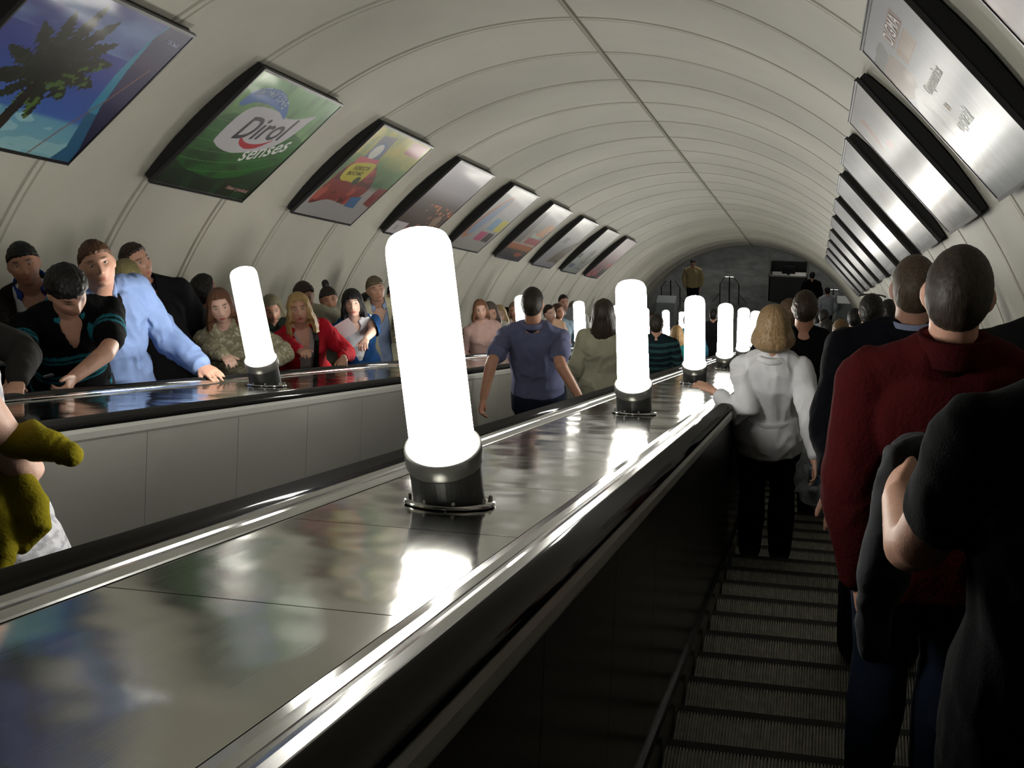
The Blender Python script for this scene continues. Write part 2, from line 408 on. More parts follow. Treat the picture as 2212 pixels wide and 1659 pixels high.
def art_beach(A):
    A.grad([(0, rgb(120, 170, 180)), (.24, rgb(95, 150, 175)), (.27, rgb(60, 95, 165)), (.6, rgb(52, 66, 140)), (1, rgb(60, 66, 130))])
    A.put((n2(A.u, A.v, 5, 14, 3) > .52)*(A.v < .25)*.6, rgb(150, 190, 195)); A.put((n2(A.u, A.v, 4, 9, 5)-.5)*2.4*(A.v > .72), rgb(120, 145, 185))
    xl = np.interp(A.v, [0, .1, .4, .63, .85, 1], [.86, .89, .80, .765, .77, .80]); xr = np.interp(A.v, [0, .1, .4, .67, .9, 1], [1.0, .985, .865, .81, .785, .81])
    A.put(A.u > xr, rgb(40, 34, 78)); m = (A.u > xl)*(A.u < xr)*1.0; A.put(m, rgb(55, 130, 160)); A.put(m*(A.v < .35)*.6, rgb(20, 40, 90))
    A.put((A.u > xr)*(A.v < .45)*np.clip((.6-A.v)*1.5, 0, 1), rgb(12, 14, 40))
    c = (.40, .52)
    for ang, L, w in ((28, .42, .05), (5, .40, .055), (-22, .30, .06), (50, .40, .05), (75, .42, .05), (100, .45, .05), (125, .4, .05), (150, .4, .05), (178, .4, .05), (205, .4, .05), (235, .3, .05), (-60, .34, .05), (-85, .36, .05)):
        a = math.radians(ang); du, dv = (A.u-c[0])*A.asp, A.v-c[1]; x = du*math.cos(a)+dv*math.sin(a); y = -du*math.sin(a)+dv*math.cos(a)+.9*x*x*.35
        ww = w*np.sin(np.pi*np.clip(x/L, 0, 1))**.6*(.6+.8*vn(np.stack([x*90, y*0, y*0+ang], -1)))
        m = ((x > 0)*(x < L)*(np.abs(y) < ww))*1.0
        A.put(m, rgb(22, 28, 18)); A.put(m*(n2(A.u, A.v, 40, 40, 2, 2) > .6), rgb(70, 95, 40) if ang < 40 else rgb(34, 40, 24))
    A.put(A.ell(c[0], c[1], .09, .11, .5), rgb(14, 16, 12)); A.put(A.poly([(.36, 0), (.44, 0), (.42, .5), (.38, .5)]), rgb(24, 20, 16))
    d = np.abs(A.u-np.interp(A.v, [0, .2, .45, .75], [.70, .76, .86, .95])); A.put((d < .006)*(A.v < .72)*.8, rgb(120, 85, 75))
def art_gum(A):
    A.grad([(0, rgb(8, 22, 12)), (.2, rgb(18, 50, 20)), (.45, rgb(24, 78, 30)), (.7, rgb(85, 130, 75)), (1, rgb(110, 160, 110))])
    A.put((n2(A.u, A.v, 9, 9, 1)-.45)*1.6*(A.v > .45), rgb(140, 185, 120)); A.put((n2(A.u, A.v, 16, 4, 9)-.5)*2, rgb(12, 45, 18))
    leaf = smooth_poly([(-.02, .24), (.06, .19), (.15, .155), (.33, .136), (.46, .125), (.58, .15), (.70, .19), (.79, .25), (.94, .36), (1.02, .5), (.98, .62), (.5, .70), (.05, .63), (-.02, .40)])
    A.put(A.poly(leaf), rgb(26, 92, 30)); A.put(A.poly(leaf)*(np.clip(n2(A.u, A.v, 7, 12, 4)-.45, 0, 1)*3), rgb(14, 58, 22))
    for k in range(7): A.put((np.abs(A.v-.15-k*.085-.30*(A.u-.1+.03*k)**2) < .004)*A.poly(leaf)*.7, rgb(70, 130, 60))
    A.put((n2(A.u, A.v, 10, 3, 6, 2) > .62)*(A.v < .14)*.8, rgb(26, 60, 34))
    A.put(A.poly(smooth_poly([(.155, .43), (.151, .592), (.165, .67), (.205, .735), (.289, .765), (.422, .775), (.53, .765), (.60, .752), (.68, .765), (.77, .800), (.862, .850), (.845, .776), (.826, .660), (.77, .54), (.663, .450), (.514, .392), (.392, .362), (.272, .372), (.20, .395)])), rgb(196, 194, 200))
    A.put(A.poly(smooth_poly([(.068, .720), (.068, .775), (.10, .86), (.217, .915), (.347, .918), (.46, .87), (.545, .80), (.582, .735), (.50, .765), (.414, .785), (.30, .795), (.19, .778), (.114, .730)])), rgb(52, 100, 170))
    A.put(A.poly(smooth_poly([(.362, .505), (.385, .458), (.44, .432), (.503, .425), (.582, .450), (.64, .500), (.685, .560), (.61, .505), (.53, .478), (.45, .474), (.40, .488)])), rgb(176, 28, 48))
def art_sauce(A):
    A.grad([(0, rgb(160, 158, 160)), (.38, rgb(165, 160, 158)), (.45, rgb(50, 100, 62)), (.62, rgb(70, 115, 60)), (.8, rgb(175, 175, 90)), (1, rgb(200, 190, 105))])
    A.put((n2(A.u, A.v, 5, 5, 3)-.42)*3*(A.v > .42), rgb(85, 135, 80)); A.put((n2(A.u, A.v, 4, 6, 8)-.45)*3*(A.v > .7), rgb(205, 185, 70))
    A.put(A.box(.66, .95, .84, .985), rgb(200, 140, 150))
    A.put(A.poly([(.03, .2), (-.02, .4), (.05, .5), (.03, .86), (.10, .92), (.14, .62)])*.7, rgb(90, 120, 60))
    A.put(A.poly([(.16, .68), (.14, .93), (.36, .95), (.42, .66)]), rgb(95, 95, 115)); A.put(A.ell(.27, .77, .085, .10), rgb(60, 95, 150)); A.put(A.ell(.262, .765, .07, .083), rgb(205, 205, 200))
    bot = smooth_poly([(.05, .13), (.045, .42), (.10, .60), (.25, .66), (.42, .66), (.58, .57), (.70, .42), (.68, .30), (.60, .19), (.28, .20)])
    A.put(A.poly(bot), rgb(130, 38, 34)); A.put(A.poly(bot)*(n2(A.u, A.v, 12, 9, 5) > .56), rgb(170, 75, 60)); A.put(A.poly(bot)*(n2(A.u, A.v, 9, 14, 15) > .62), rgb(80, 20, 22))
    A.put(A.poly([(.11, .68), (.43, .70), (.44, .655), (.12, .60)]), rgb(190, 70, 90)); A.put(A.poly(smooth_poly([(.115, .58), (.25, .635), (.41, .655), (.47, .62), (.45, .44), (.30, .42), (.14, .43)])), rgb(190, 180, 50))
    A.put(A.ell(.40, .445, .045, .05), rgb(25, 50, 28)); A.put(A.poly([(.85, .24), (.84, .44), (1.0, .46), (.99, .22)]), rgb(120, 36, 34)); A.put(A.poly([(.60, .17), (.57, .28), (.73, .31), (.77, .17)]), rgb(60, 105, 155))
def art_smoke(A):
    A.grad([(0, rgb(60, 44, 40)), (.35, rgb(66, 54, 50)), (.5, rgb(95, 88, 90)), (.65, rgb(150, 146, 156)), (1, rgb(176, 172, 184))])
    m = (n2(A.u, A.v, 22, 22, 4, 2) > .58)*(A.v > .36)*(A.v < .46)*(A.u > .3); A.put(m, rgb(210, 120, 80)); A.put((n2(A.u, A.v, 14, 14, 7) > .6)*(A.v < .34)*(A.u > .2), rgb(140, 90, 80))
    A.put(A.box(0, .30, 0, .16), rgb(190, 185, 190)); A.put(A.box(.3, .36, 0, .14), rgb(120, 40, 40)); A.put(A.ell(.8, .25, .08, .1), rgb(150, 130, 110))
def art_phone(A):
    A.grad([(0, rgb(150, 150, 145)), (1, rgb(178, 178, 180))])
    A.put(A.poly(smooth_poly([(.02, .22), (.05, .5), (.2, .78), (.34, .9), (.42, .8), (.34, .5), (.24, .25), (.1, .17)])), rgb(175, 120, 90)); A.put(A.poly(smooth_poly([(.08, .24), (.1, .45), (.22, .7), (.36, .86), (.40, .7), (.34, .45), (.24, .26)])), rgb(130, 145, 175))
    A.put(A.box(.5, .72, .36, .54), rgb(110, 150, 180)); A.put(A.box(.74, .96, .36, .54), rgb(190, 180, 60)); A.put(A.box(.44, .68, .16, .32), rgb(170, 70, 110)); A.put(A.box(.70, .92, .16, .32), rgb(45, 40, 45))
def art_sausage(A):
    A.grad([(0, rgb(30, 34, 60)), (.09, rgb(60, 58, 60)), (.17, rgb(70, 65, 60)), (.19, rgb(160, 95, 50)), (.27, rgb(165, 90, 50)), (.29, rgb(170, 160, 150)), (.5, rgb(130, 124, 118)), (1, rgb(190, 190, 196))])
    A.put(A.poly([(0, .3), (.3, .3), (.22, .9), (0, .85)])*.7, rgb(80, 80, 84)); A.put(A.box(.42, .99, .31, .42), rgb(150, 40, 60)); A.put(A.box(.45, .8, .43, .52), rgb(165, 180, 170))
    for k in range(4): A.put(A.ell(.72+.05*k, .50+.06*k, .22, .03), rgb(190, 140, 100))
    A.put(A.ell(.7, .10, .15, .04), rgb(150, 80, 60))
def art_cars(A):
    A.grad([(0, rgb(140, 140, 146)), (.4, rgb(146, 146, 150)), (1, rgb(185, 185, 180))]); A.put(A.poly([(.45, .1), (.98, .12), (.95, .6), (.6, .4)]), rgb(84, 78, 70)); A.put((n2(A.u, A.v, 12, 20, 2) > .55)*A.poly([(.45, .1), (.98, .12), (.95, .6), (.6, .4)]), rgb(130, 115, 80)); A.put(A.box(.2, .44, .5, .62), rgb(120, 122, 130))
def art_map(A):
    A.grad([(0, rgb(132, 136, 136)), (1, rgb(170, 172, 165))]); A.put(A.box(.08, .36, .10, .2), rgb(60, 70, 100)); A.put(A.box(.05, .2, .32, .44), rgb(50, 55, 70))
    m = A.ell(.65, .35, .25, .22); A.put(m*(n2(A.u, A.v, 12, 12, 3) > .52), rgb(110, 110, 100)); A.put(A.box(.5, .9, .1, .13), rgb(90, 90, 90))
def art_pink(A):
    A.grad([(0, rgb(40, 40, 44)), (.2, rgb(80, 66, 70)), (.42, rgb(140, 110, 112)), (1, rgb(196, 180, 182))]); A.put((n2(A.u, A.v, 9, 9, 3) > .55)*(A.v < .42), rgb(170, 80, 90)); A.put(A.ell(.85, .15, .3, .12, .6), rgb(40, 60, 50))
def art_rose(A):
    A.grad([(0, rgb(170, 165, 165)), (1, rgb(165, 165, 172))]); A.put(A.poly(smooth_poly([(0, .2), (0, .7), (.3, .6), (.6, .75), (1, .6), (1, .2), (.5, .05)]))*.8, rgb(205, 170, 172)); A.put((n2(A.u, A.v, 3, 5, 2)-.45)*2.4, rgb(150, 158, 162))
def art_trip(A):
    A.grad([(0, rgb(140, 148, 156)), (.5, rgb(160, 163, 170)), (1, rgb(160, 163, 176))])
    A.put(A.box(.43, .80, .825, .905), rgb(120, 66, 44)); A.put(A.box(.42, .76, .73, .81), rgb(150, 100, 66)); A.put(A.box(.50, .76, .735, .805)*.7, rgb(190, 165, 140))
    A.put(A.poly(smooth_poly([(.33, .915), (.11, .92), (-.04, .91), (-.05, .83), (.25, .84), (.32, .87)])), rgb(66, 66, 66))
    A.put(A.poly(smooth_poly([(.25, .84), (.33, .835), (.37, .74), (.33, .66), (.22, .62), (.02, .66), (-.06, .78), (.02, .84)])), rgb(140, 108, 78)); A.put(A.ell(.3, .70, .1, .05, .8), rgb(200, 180, 160))
    A.put(A.poly(smooth_poly([(.26, .65), (.32, .54), (.39, .35), (.27, .18), (-.03, .16), (-.1, .3), (0, .56)])), rgb(205, 205, 205)); A.put(A.poly([(.17, .61), (.24, .48), (.20, .30), (.15, .5)]), rgb(130, 134, 140)); A.put(A.ell(.28, .14, .05, .02), rgb(90, 90, 90))
def art_flower(A):
    A.grad([(0, rgb(30, 32, 34)), (.16, rgb(46, 46, 48)), (.26, rgb(140, 138, 140)), (1, rgb(165, 163, 163))]); A.put((n2(A.u, A.v, 3, 5, 2)-.42)*2, rgb(190, 186, 180))
    A.put(A.ell(.62, .24, .26, .10, .5), rgb(160, 100, 66)); A.put(A.ell(.85, .26, .12, .05, .5), rgb(150, 60, 66)); A.put(A.poly([(.3, .93), (.42, .9), (.34, .75), (.2, .66), (.26, .8)]), rgb(170, 110, 100)); A.put(A.ell(.5, .66, .12, .05, .5), rgb(190, 140, 142))
def art_gray(seed):
    def f(A):
        r = random.Random(seed); g = r.randint(150, 176)
        A.grad([(0, rgb(70, 74, 88)), (.12, rgb(110, 112, 120)), (.2, rgb(g, g, g+3)), (1, rgb(g, g+2, g+8))]); A.put((n2(A.u, A.v, 4, 6, seed)-.45)*2, rgb(g-30, g-28, g-22))
        A.put(A.box(.2, .8, .04, .07), rgb(150, 150, 160)); A.put(A.ell(r.uniform(.3, .7), r.uniform(.3, .8), .2, .12, .6)*.6, rgb(r.randint(120, 200), 130, 120))
    return f
def text_mesh(parent, s, cx, cy, size, color, shear=0, rot=0, ext=.0003, z=.0235, width=None, arc=None):
    cu = bpy.data.curves.new('lettering', 'FONT'); cu.body = s; cu.size = size; cu.shear = shear; cu.align_x = 'CENTER'; cu.align_y = 'CENTER'; cu.extrude = ext; cu.resolution_u = 3; cu.offset = size*.012
    o = bpy.data.objects.new('tmp', cu); COL.objects.link(o); dg = bpy.context.evaluated_depsgraph_get()
    me = bpy.data.meshes.new_from_object(o.evaluated_get(dg)); bpy.data.objects.remove(o)
    co = np.empty(len(me.vertices)*3); me.vertices.foreach_get('co', co); co = co.reshape(-1, 3)
    if len(co) and width: co[:, 0] *= width/max(1e-6, np.ptp(co[:, 0]))
    if arc is not None: co[:, 1] += arc*(1-(co[:, 0]/max(1e-6, np.ptp(co[:, 0])/2))**2)
    c, d = math.cos(rot), math.sin(rot); x = co[:, 0]*c-co[:, 1]*d+cx; y = co[:, 0]*d+co[:, 1]*c+cy
    co[:, 0] = x; co[:, 1] = y; co[:, 2] += z; me.vertices.foreach_set('co', co.ravel()); me.update()
    key = 'ink%s' % (color,)
    if key not in M: M[key] = mat('printed_ink', lin(color), .4)
    return link('lettering', me, M[key], parent)
def poster(side, t0, wid, art, label, name='poster_frame', res=(100, 76), texts=()):
    am, hs = (43.4, 9.75) if side == 'L' else (46.4, 9.0)
    rc = 3.572; a = math.radians(am)*(-1 if side == 'L' else 1); h = rc*math.sin(math.radians(hs)); d = rc*math.cos(math.radians(hs))
    nrm = Vector((math.sin(a), 0, math.cos(a))); up = Vector((math.cos(a), 0, -math.sin(a)))*(1 if side == 'L' else -1)
    cI = Vector((V0, t0+wid/2, W0)) + nrm*(d-.03)
    xl = Vector((0, 1, 0))*(1 if side == 'L' else -1); zl = -nrm
    R = Matrix((xl, up, zl)).transposed(); RI = Matrix.Rotation(math.radians(-30), 3, 'X')
    root = empty(name); root.location = W3(*cI); root.rotation_euler = (RI @ R).to_euler(); tag(root, label, 'poster', 'framed advertising posters on the tunnel wall')
    # casing : black solid standing in for the shade between flat board and round wall
    mb = MB(); prof = [(-(h-.01), .0), ((h-.01), .0)]; rw = R0-.012
    for k in range(13):
        b = math.radians(hs*.985*(1-2*k/12)); prof.append((rw*math.sin(b), -(rw*math.cos(b)-(d-.03))))
    L = wid/2-.012; n = len(prof)
    mb.rings([[(-L, y, z) for y, z in prof], [(L, y, z) for y, z in prof]]); mb.build('gap_shade', M['gap_shade'], root)
    A = Art(*res, wid/(2*h)); art(A)
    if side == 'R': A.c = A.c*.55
    hw, hh = wid/2-.02, h-.02
    co = np.stack([(A.u-.5)*2*hw, (A.v-.5)*2*hh, A.u*0+.022], -1).reshape(-1, 3); nu, nv = A.nu, A.nv
    idx = np.arange(nu*nv).reshape(nv, nu); fs = np.stack([idx[:-1, :-1], idx[:-1, 1:], idx[1:, 1:], idx[1:, :-1]], -1).reshape(-1, 4)
    me = bpy.data.meshes.new('poster_sheet'); me.from_pydata(co.tolist(), [], fs.tolist()); at = me.color_attributes.new('col', 'FLOAT_COLOR', 'POINT')
    at.data.foreach_set('color', np.concatenate([np.clip(A.c.reshape(-1, 3), 0, 1), np.ones((nu*nv, 1))], 1).ravel())
    sh = link('poster_sheet', me, M['poster'] if side == 'L' else M['posterR'], root)
    mb = MB(); mb.box((-wid/2, -h, 0), (wid/2, -h+.022, .026)); mb.box((-wid/2, -h+.022, 0), (-wid/2+.016, h-.022, .026)); mb.box((wid/2-.016, -h+.022, 0), (wid/2, h-.022, .026)); mb.box((-wid/2, h-.022, 0), (wid/2, h, .026)); mb.box((-wid/2, h-.006, .0), (wid/2, h+.001, .032), 1)
    mb.box((-wid/2, -h-.001, .0), (wid/2, -h+.004, .029), 1)
    mb.build('frame', [M['frame'], M['framelip']], root)
    for t in texts:
        s, u, v, size, col, kw = t; text_mesh(sh, s, (u-.5)*2*hw, (v-.5)*2*hh, size, col, **kw)
    return root
LT = lambda n: 8.83+2.674*(n-2)
RT = lambda n: 8.41+2.6*(n-2)
poster('L', LT(1), 1.6, art_beach, 'large poster of a palm tree over a blue sea, leftmost in the top left corner', res=(260, 190),
       texts=[('геона', .92, .918, .055, (170, 170, 200), dict(rot=-.03))])
poster('L', LT(2), 1.6, art_gum, 'green leaf poster for chewing gum with white logo blob', res=(300, 220), texts=[
    ('Dirol', .49, .605, .33, (30, 28, 50), dict(rot=.16, shear=.34, width=.78)), ('senses', .70, .468, .23, (225, 225, 225), dict(rot=.38, shear=.25, width=.62, arc=-.02)),
    ('МЯТНЫЙ ВЗРЫВ', .29, .835, .105, (190, 205, 225), dict(rot=-.05, shear=.3, width=.58, arc=.05)), ('Живи с улыбкой', .82, .085, .05, (190, 140, 140), dict(shear=.2))])
poster('L', LT(3), 1.6, art_sauce, 'yellow and green poster with a red sauce pack, third from the left', res=(200, 150), texts=[
    ('НОВОСТИ', .30, .575, .07, (70, 66, 30), dict(rot=.12)), ('ВКУСНЫЕ', .28, .51, .07, (70, 66, 30), dict(rot=.12))])
poster('L', LT(4), 1.6, art_smoke, 'grey and brown poster with an orange glow, above the largest lamp', res=(160, 120), texts=[('55', .12, .08, .1, (120, 118, 120), {})])
poster('L', LT(5), 1.6, art_phone, 'pale poster with four coloured squares, fifth from the left')
poster('L', LT(6), 1.6, art_sausage, 'poster with red and orange bands, sixth from the left')
poster('L', LT(7), 1.6, art_cars, 'grey poster with a brown wedge, seventh from the left')
poster('L', LT(8), 1.6, art_map, 'pale grey poster with dark blue marks, eighth from the left')
poster('L', LT(9), 1.6, art_pink, 'small pinkish poster, farthest one on the left wall')
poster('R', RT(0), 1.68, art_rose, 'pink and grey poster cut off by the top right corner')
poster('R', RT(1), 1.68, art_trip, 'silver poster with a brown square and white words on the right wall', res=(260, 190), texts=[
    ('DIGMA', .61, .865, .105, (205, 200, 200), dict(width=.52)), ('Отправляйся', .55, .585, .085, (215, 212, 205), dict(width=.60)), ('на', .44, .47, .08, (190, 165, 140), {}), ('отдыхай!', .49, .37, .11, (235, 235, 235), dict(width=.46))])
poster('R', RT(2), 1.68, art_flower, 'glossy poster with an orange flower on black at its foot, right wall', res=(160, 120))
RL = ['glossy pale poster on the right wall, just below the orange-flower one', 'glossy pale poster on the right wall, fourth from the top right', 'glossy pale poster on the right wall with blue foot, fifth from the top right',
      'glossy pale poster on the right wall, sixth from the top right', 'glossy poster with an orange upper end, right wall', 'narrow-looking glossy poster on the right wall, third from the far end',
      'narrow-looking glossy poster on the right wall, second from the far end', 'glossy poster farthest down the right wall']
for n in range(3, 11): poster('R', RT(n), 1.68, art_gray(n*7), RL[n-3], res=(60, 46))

# ================================================================ people
def sstep(x, a, b): x = np.clip((x-a)/(b-a), 0, 1); return x*x*(3-2*x)
SKIN = {'fair': rgb(196, 150, 128), 'tan': rgb(176, 128, 104), 'pale': rgb(212, 172, 154), 'deep': rgb(160, 104, 80)}
M['skin'] = mat('skin', (.5, .35, .3), .48, attr=True, vary=((40, 40, 40), .06, 3), bump=[((160, 160, 160), .0006, 2)])
M['eye'] = mat('eyeball', (.7, .68, .65), .12, attr=True)
def cloth(c, rough=.9, kind='weave', sheen=.04, attr=False):
    key = 'cl%s%s%s%s' % (tuple(c), rough, kind, attr)
    if key not in M:
        b = {'weave': [((220, 220, 220), .0010, 2)], 'fleece': [((90, 90, 90), .0030, 4)], 'knit': [((120, 120, 120), .002, 2)], 'leather': [((60, 60, 60), .0012, 3)]}[kind]
        M[key] = mat('fabric_' + kind, lin(c), rough, spec=.12 if kind != 'leather' else .45, sheen=0, bump=b, vary=((9, 9, 9), .08, 3), attr=attr)
    return M[key]
def hairmat(c):
    key = 'hair%s' % (tuple(c),)
    if key not in M: M[key] = mat('hair_strands', lin(c), .5, spec=.35, vary=((150, 150, 14), .45, 4), bump=[((170, 170, 16), .0016, 3)])
    return M[key]
def co_get(me):
    a = np.empty(len(me.vertices)*3); me.vertices.foreach_get('co', a); return a.reshape(-1, 3)
def co_set(me, a): me.vertices.foreach_set('co', np.ascontiguousarray(a, float).ravel()); me.update()
def no_get(me):
    a = np.empty(len(me.vertices)*3); me.vertex_normals.foreach_get('vector', a); return a.reshape(-1, 3)
def remesh(mb, vox, smooth=3, fac=.5):
    me = mb.mesh('tmp'); o = bpy.data.objects.new('tmp', me); COL.objects.link(o)
    r = o.modifiers.new('r', 'REMESH'); r.mode = 'VOXEL'; r.voxel_size = vox
    if smooth: q = o.modifiers.new('s', 'SMOOTH'); q.iterations = smooth; q.factor = fac
    dg = bpy.context.evaluated_depsgraph_get(); res = bpy.data.meshes.new_from_object(o.evaluated_get(dg))
    bpy.data.objects.remove(o); bpy.data.meshes.remove(me); return res
def cut(me, keep):
    bm = bmesh.new(); bm.from_mesh(me); bm.verts.ensure_lookup_table()
    bmesh.ops.delete(bm, geom=[v for v, k in zip(list(bm.verts), keep) if not k], context='VERTS')
    ed = [v for v in bm.verts if v.is_boundary]
    for _ in range(6): bmesh.ops.smooth_vert(bm, verts=ed, factor=.5, use_axis_x=True, use_axis_y=True, use_axis_z=True)
    bm.to_mesh(me); bm.free(); me.update()
def setcol(me, c):
    at = me.color_attributes.new('col', 'FLOAT_COLOR', 'POINT'); c = np.broadcast_to(c, (len(me.vertices), 3))
    at.data.foreach_set('color', np.concatenate([c, np.ones((len(c), 1))], 1).ravel())
def wrinkle(me, amp, sc=(9, 9, 5), seed=0, ridge=True):
    p = co_get(me); n = no_get(me); q = p*np.array(sc)
    q2 = q + 1.2*np.stack([vn(q*.7, seed+1), vn(q*.7+5, seed+2), vn(q*.7+9, seed+3)], -1)
    a = vn(q2, seed); b = vn(q2*2.1+3, seed+4)
    h = (1-np.abs(2*a-1)*1.6)*.7 + (1-np.abs(2*b-1)*1.6)*.3 if ridge else a*.7+b*.3
    co_set(me, p + n*((h-.35)*amp)[:, None])
# ---- head
def head_base(D):
    x, y, z = D[:, 0], D[:, 1], D[:, 2]; lo = np.clip(-z, 0, 1); X = .0745*x*(1-.20*lo**1.4); Y = .095*y; Z = .116*z
    X = X*(1-.07*np.exp(-((z-.15)/.3)**2)*(y > .2)); Y = np.where(y < 0, Y*(1+.05*np.exp(-((z-.25)/.4)**2))*(1-.42*sstep(lo, .25, .95)), Y*(1-.05*sstep(z, .3, .9)))
    Z = np.where(z < -.85, -.0986-(lo-.85)*.06, Z); return np.stack([X, Y, Z], -1)
def head_mesh(nu=96, nv=72, fem=False, jaw=1.0):
    th = np.linspace(0, 2*np.pi, nu, endpoint=False); ph = np.linspace(0, np.pi, nv)[1:-1]
    T, Pp = np.meshgrid(th, ph); D = np.stack([np.sin(Pp)*np.cos(T), np.sin(Pp)*np.sin(T), np.cos(Pp)], -1).reshape(-1, 3)
    P = head_base(D); X, Z = P[:, 0], P[:, 2]; f = sstep(D[:, 1], .25, .6)
    g = lambda x0, z0, sx, sz: np.exp(-((np.abs(X)-x0)/sx)**2-((Z-z0)/sz)**2)
    nz = .85 if fem else 1.0
    dy = (.002 if fem else .006)*g(.03, .030, .024, .008) - .012*g(.031, .010, .015, .011) + np.interp(Z, [-.047, -.037, -.028, .012, .03], [0, .015, .025*nz, .007, 0])*np.exp(-(X/.0095)**2) + .008*g(.012, -.033, .007, .007)
    dy += np.exp(-(X/.022)**2)*(.006*np.exp(-((Z+.056)/.0045)**2)+.007*np.exp(-((Z+.068)/.0055)**2)-.003*np.exp(-((Z+.0618)/.0022)**2)) + .007*g(0, -.095, .018, .012) + .004*g(.042, -.018, .02, .02) - .004*g(.045, -.06, .015, .025)
    P[:, 1] += dy*f; P[:, 0] *= np.where(Z < -.02, 1+(jaw-1)*sstep(-Z, .02, .08), 1)
    vs = P.tolist() + [[0, 0, .116], [0, .012, -.1076]]; n = nu; m = nv-2
    fs = [(j*n+i, (j+1)*n+i, (j+1)*n+(i+1) % n, j*n+(i+1) % n) for j in range(m-1) for i in range(n)]
    a, b = len(vs)-2, len(vs)-1; fs += [(a, i, (i+1) % n) for i in range(n)] + [(b, (m-1)*n+(i+1) % n, (m-1)*n+i) for i in range(n)]
    return np.array(vs), fs
def ear_rings(s):
    R = []
    for k in range(7):
        a = math.pi*k/6; c = -.014*math.cos(a)*.6; r = max(.02, math.sin(a))
        ring = [(s*(.0750+.009*(-math.cos(a))+.004*math.cos(q)), -.012+.017*r*math.cos(q)-.003, .000+.031*r*math.sin(q)) for q in [2*math.pi*i/14 for i in range(14)]]
        R.append(ring if s > 0 else ring[::-1])
    return R
def short_hair(th=.012, front=.072, back=-.066, temple=.040, rough=.005, bald=0, seed=0, part=0, fringe=0):
    nu, nv = 110, 80; T, Pp = np.meshgrid(np.linspace(0, 2*np.pi, nu, endpoint=False), np.linspace(0, np.pi, nv)[1:-1])
    D = np.stack([np.sin(Pp)*np.cos(T), np.sin(Pp)*np.sin(T), np.cos(Pp)], -1).reshape(-1, 3); P = head_base(D)
    az = np.degrees(np.abs(np.arctan2(D[:, 0], D[:, 1])))      # 0 = face, 180 = nape
    line = np.interp(az, [0, 35, 58, 74, 82, 98, 108, 118, 138, 180], [front-fringe, front-fringe*.9, front-.006, temple, .034, .030, -.006, -.034, back*.85, back])
    line = line + .006*(vn(np.stack([az/7, az*0, az*0], -1), seed)-.5)
    m = sstep(P[:, 2]-line, -.005, .006)
    t = th*(.55+.45*sstep(P[:, 2], -.06, .08)) + rough*(vn(D*9, seed)+.6*vn(D*22, seed+1)-.8)*1.2
    if bald: m = m*(1-bald*np.exp(-((P[:, 0])/.045)**2-((P[:, 1]+.02)/.055)**2)*(P[:, 2] > .05))
    nrm = P/np.array([.0745**2, .095**2, .116**2]); nrm /= np.linalg.norm(nrm, axis=1)[:, None]
    P = P + nrm*(t*m - .014*(1-m))[:, None]
    vs = P.tolist() + [[0, 0, .116+th], [0, .0, -.085]]; n = nu; q = nv-2
    fs = [(j*n+i, (j+1)*n+i, (j+1)*n+(i+1) % n, j*n+(i+1) % n) for j in range(q-1) for i in range(n)]
    a, b = len(vs)-2, len(vs)-1; fs += [(a, i, (i+1) % n) for i in range(n)] + [(b, (q-1)*n+(i+1) % n, (q-1)*n+i) for i in range(n)]
    return np.array(vs), fs
def long_hair(zb=-.13, flare=.020, th=.016, face=58, fringe=0, seed=0, tuck=.0, wave=.0, front_z=.074):
    """closed shell: crown dome down to zb, open over the face within +-face degrees"""
    nu, nv = 132, 60; az = np.linspace(-180, 180, nu, endpoint=False); V = []
    for j in range(nv):
        s = j/(nv-1)
        ring = []
        for a in az:
            A = abs(a); d = math.radians(a)
            zt = .116+th; z = zt + (zb-zt)*s if s > .42 else zt + (zb-zt)*.42*math.sin(s/.42*math.pi/2)**1.0
            ring.append((a, A, z, s))
        V.append(ring)
    R = np.array(V); a, A, s = R[..., 0], R[..., 1], R[..., 3]
    ph = np.clip(s/.5, 0, 1)*np.pi/2                    # dome part then curtain
    dome = s <= .5
    z = np.where(dome, (.116+th)*np.cos(ph), (s-.5)/.5*zb); prof = np.where(dome, np.sin(ph)**.88, 1+0*s)
    k = np.clip(-z/abs(zb), 0, 1); rad = (1 + (flare/.075)*np.sin(np.pi*np.clip(k*1.1, 0, 1)*.6)) - tuck*sstep(k, .72, 1)
    x = (.0745+th)*np.sin(np.radians(a))*prof*rad; y = (.095+th)*np.cos(np.radians(a))*prof*np.where(np.cos(np.radians(a)) > 0, 1, rad*(1-.10*k)) - .004
    nn = np.stack([a/9, z*6, a*0], -1); wob = (vn(nn, seed)-.5)*.007 + (vn(nn*np.array([3.2, 2, 1]), seed+5)-.5)*.004 + wave*np.sin(z*90+a/20)*.006
    x += wob*np.sin(np.radians(a)); y += wob*np.cos(np.radians(a))
    zl = np.interp(A, [0, face*.7, face, face+6], [front_z-fringe, front_z-fringe-.004, .02-fringe*.5, -9])
    inside = sstep(zl-z, -.004, .006)                   # 1 where the face shows: pull inside the skull
    low = sstep(-z, .075, .105); x = x*(1-(.34-.10*low)*inside); y = y*(1-.34*inside)*(1-low*inside) - .045*low*inside
    P = np.stack([x, y, z], -1).reshape(-1, 3)
    n = nu; fs = [(j*n+i, j*n+(i+1) % n, (j+1)*n+(i+1) % n, (j+1)*n+i) for j in range(nv-1) for i in range(n)]
    vs = P.tolist()
    return np.array(vs), fs
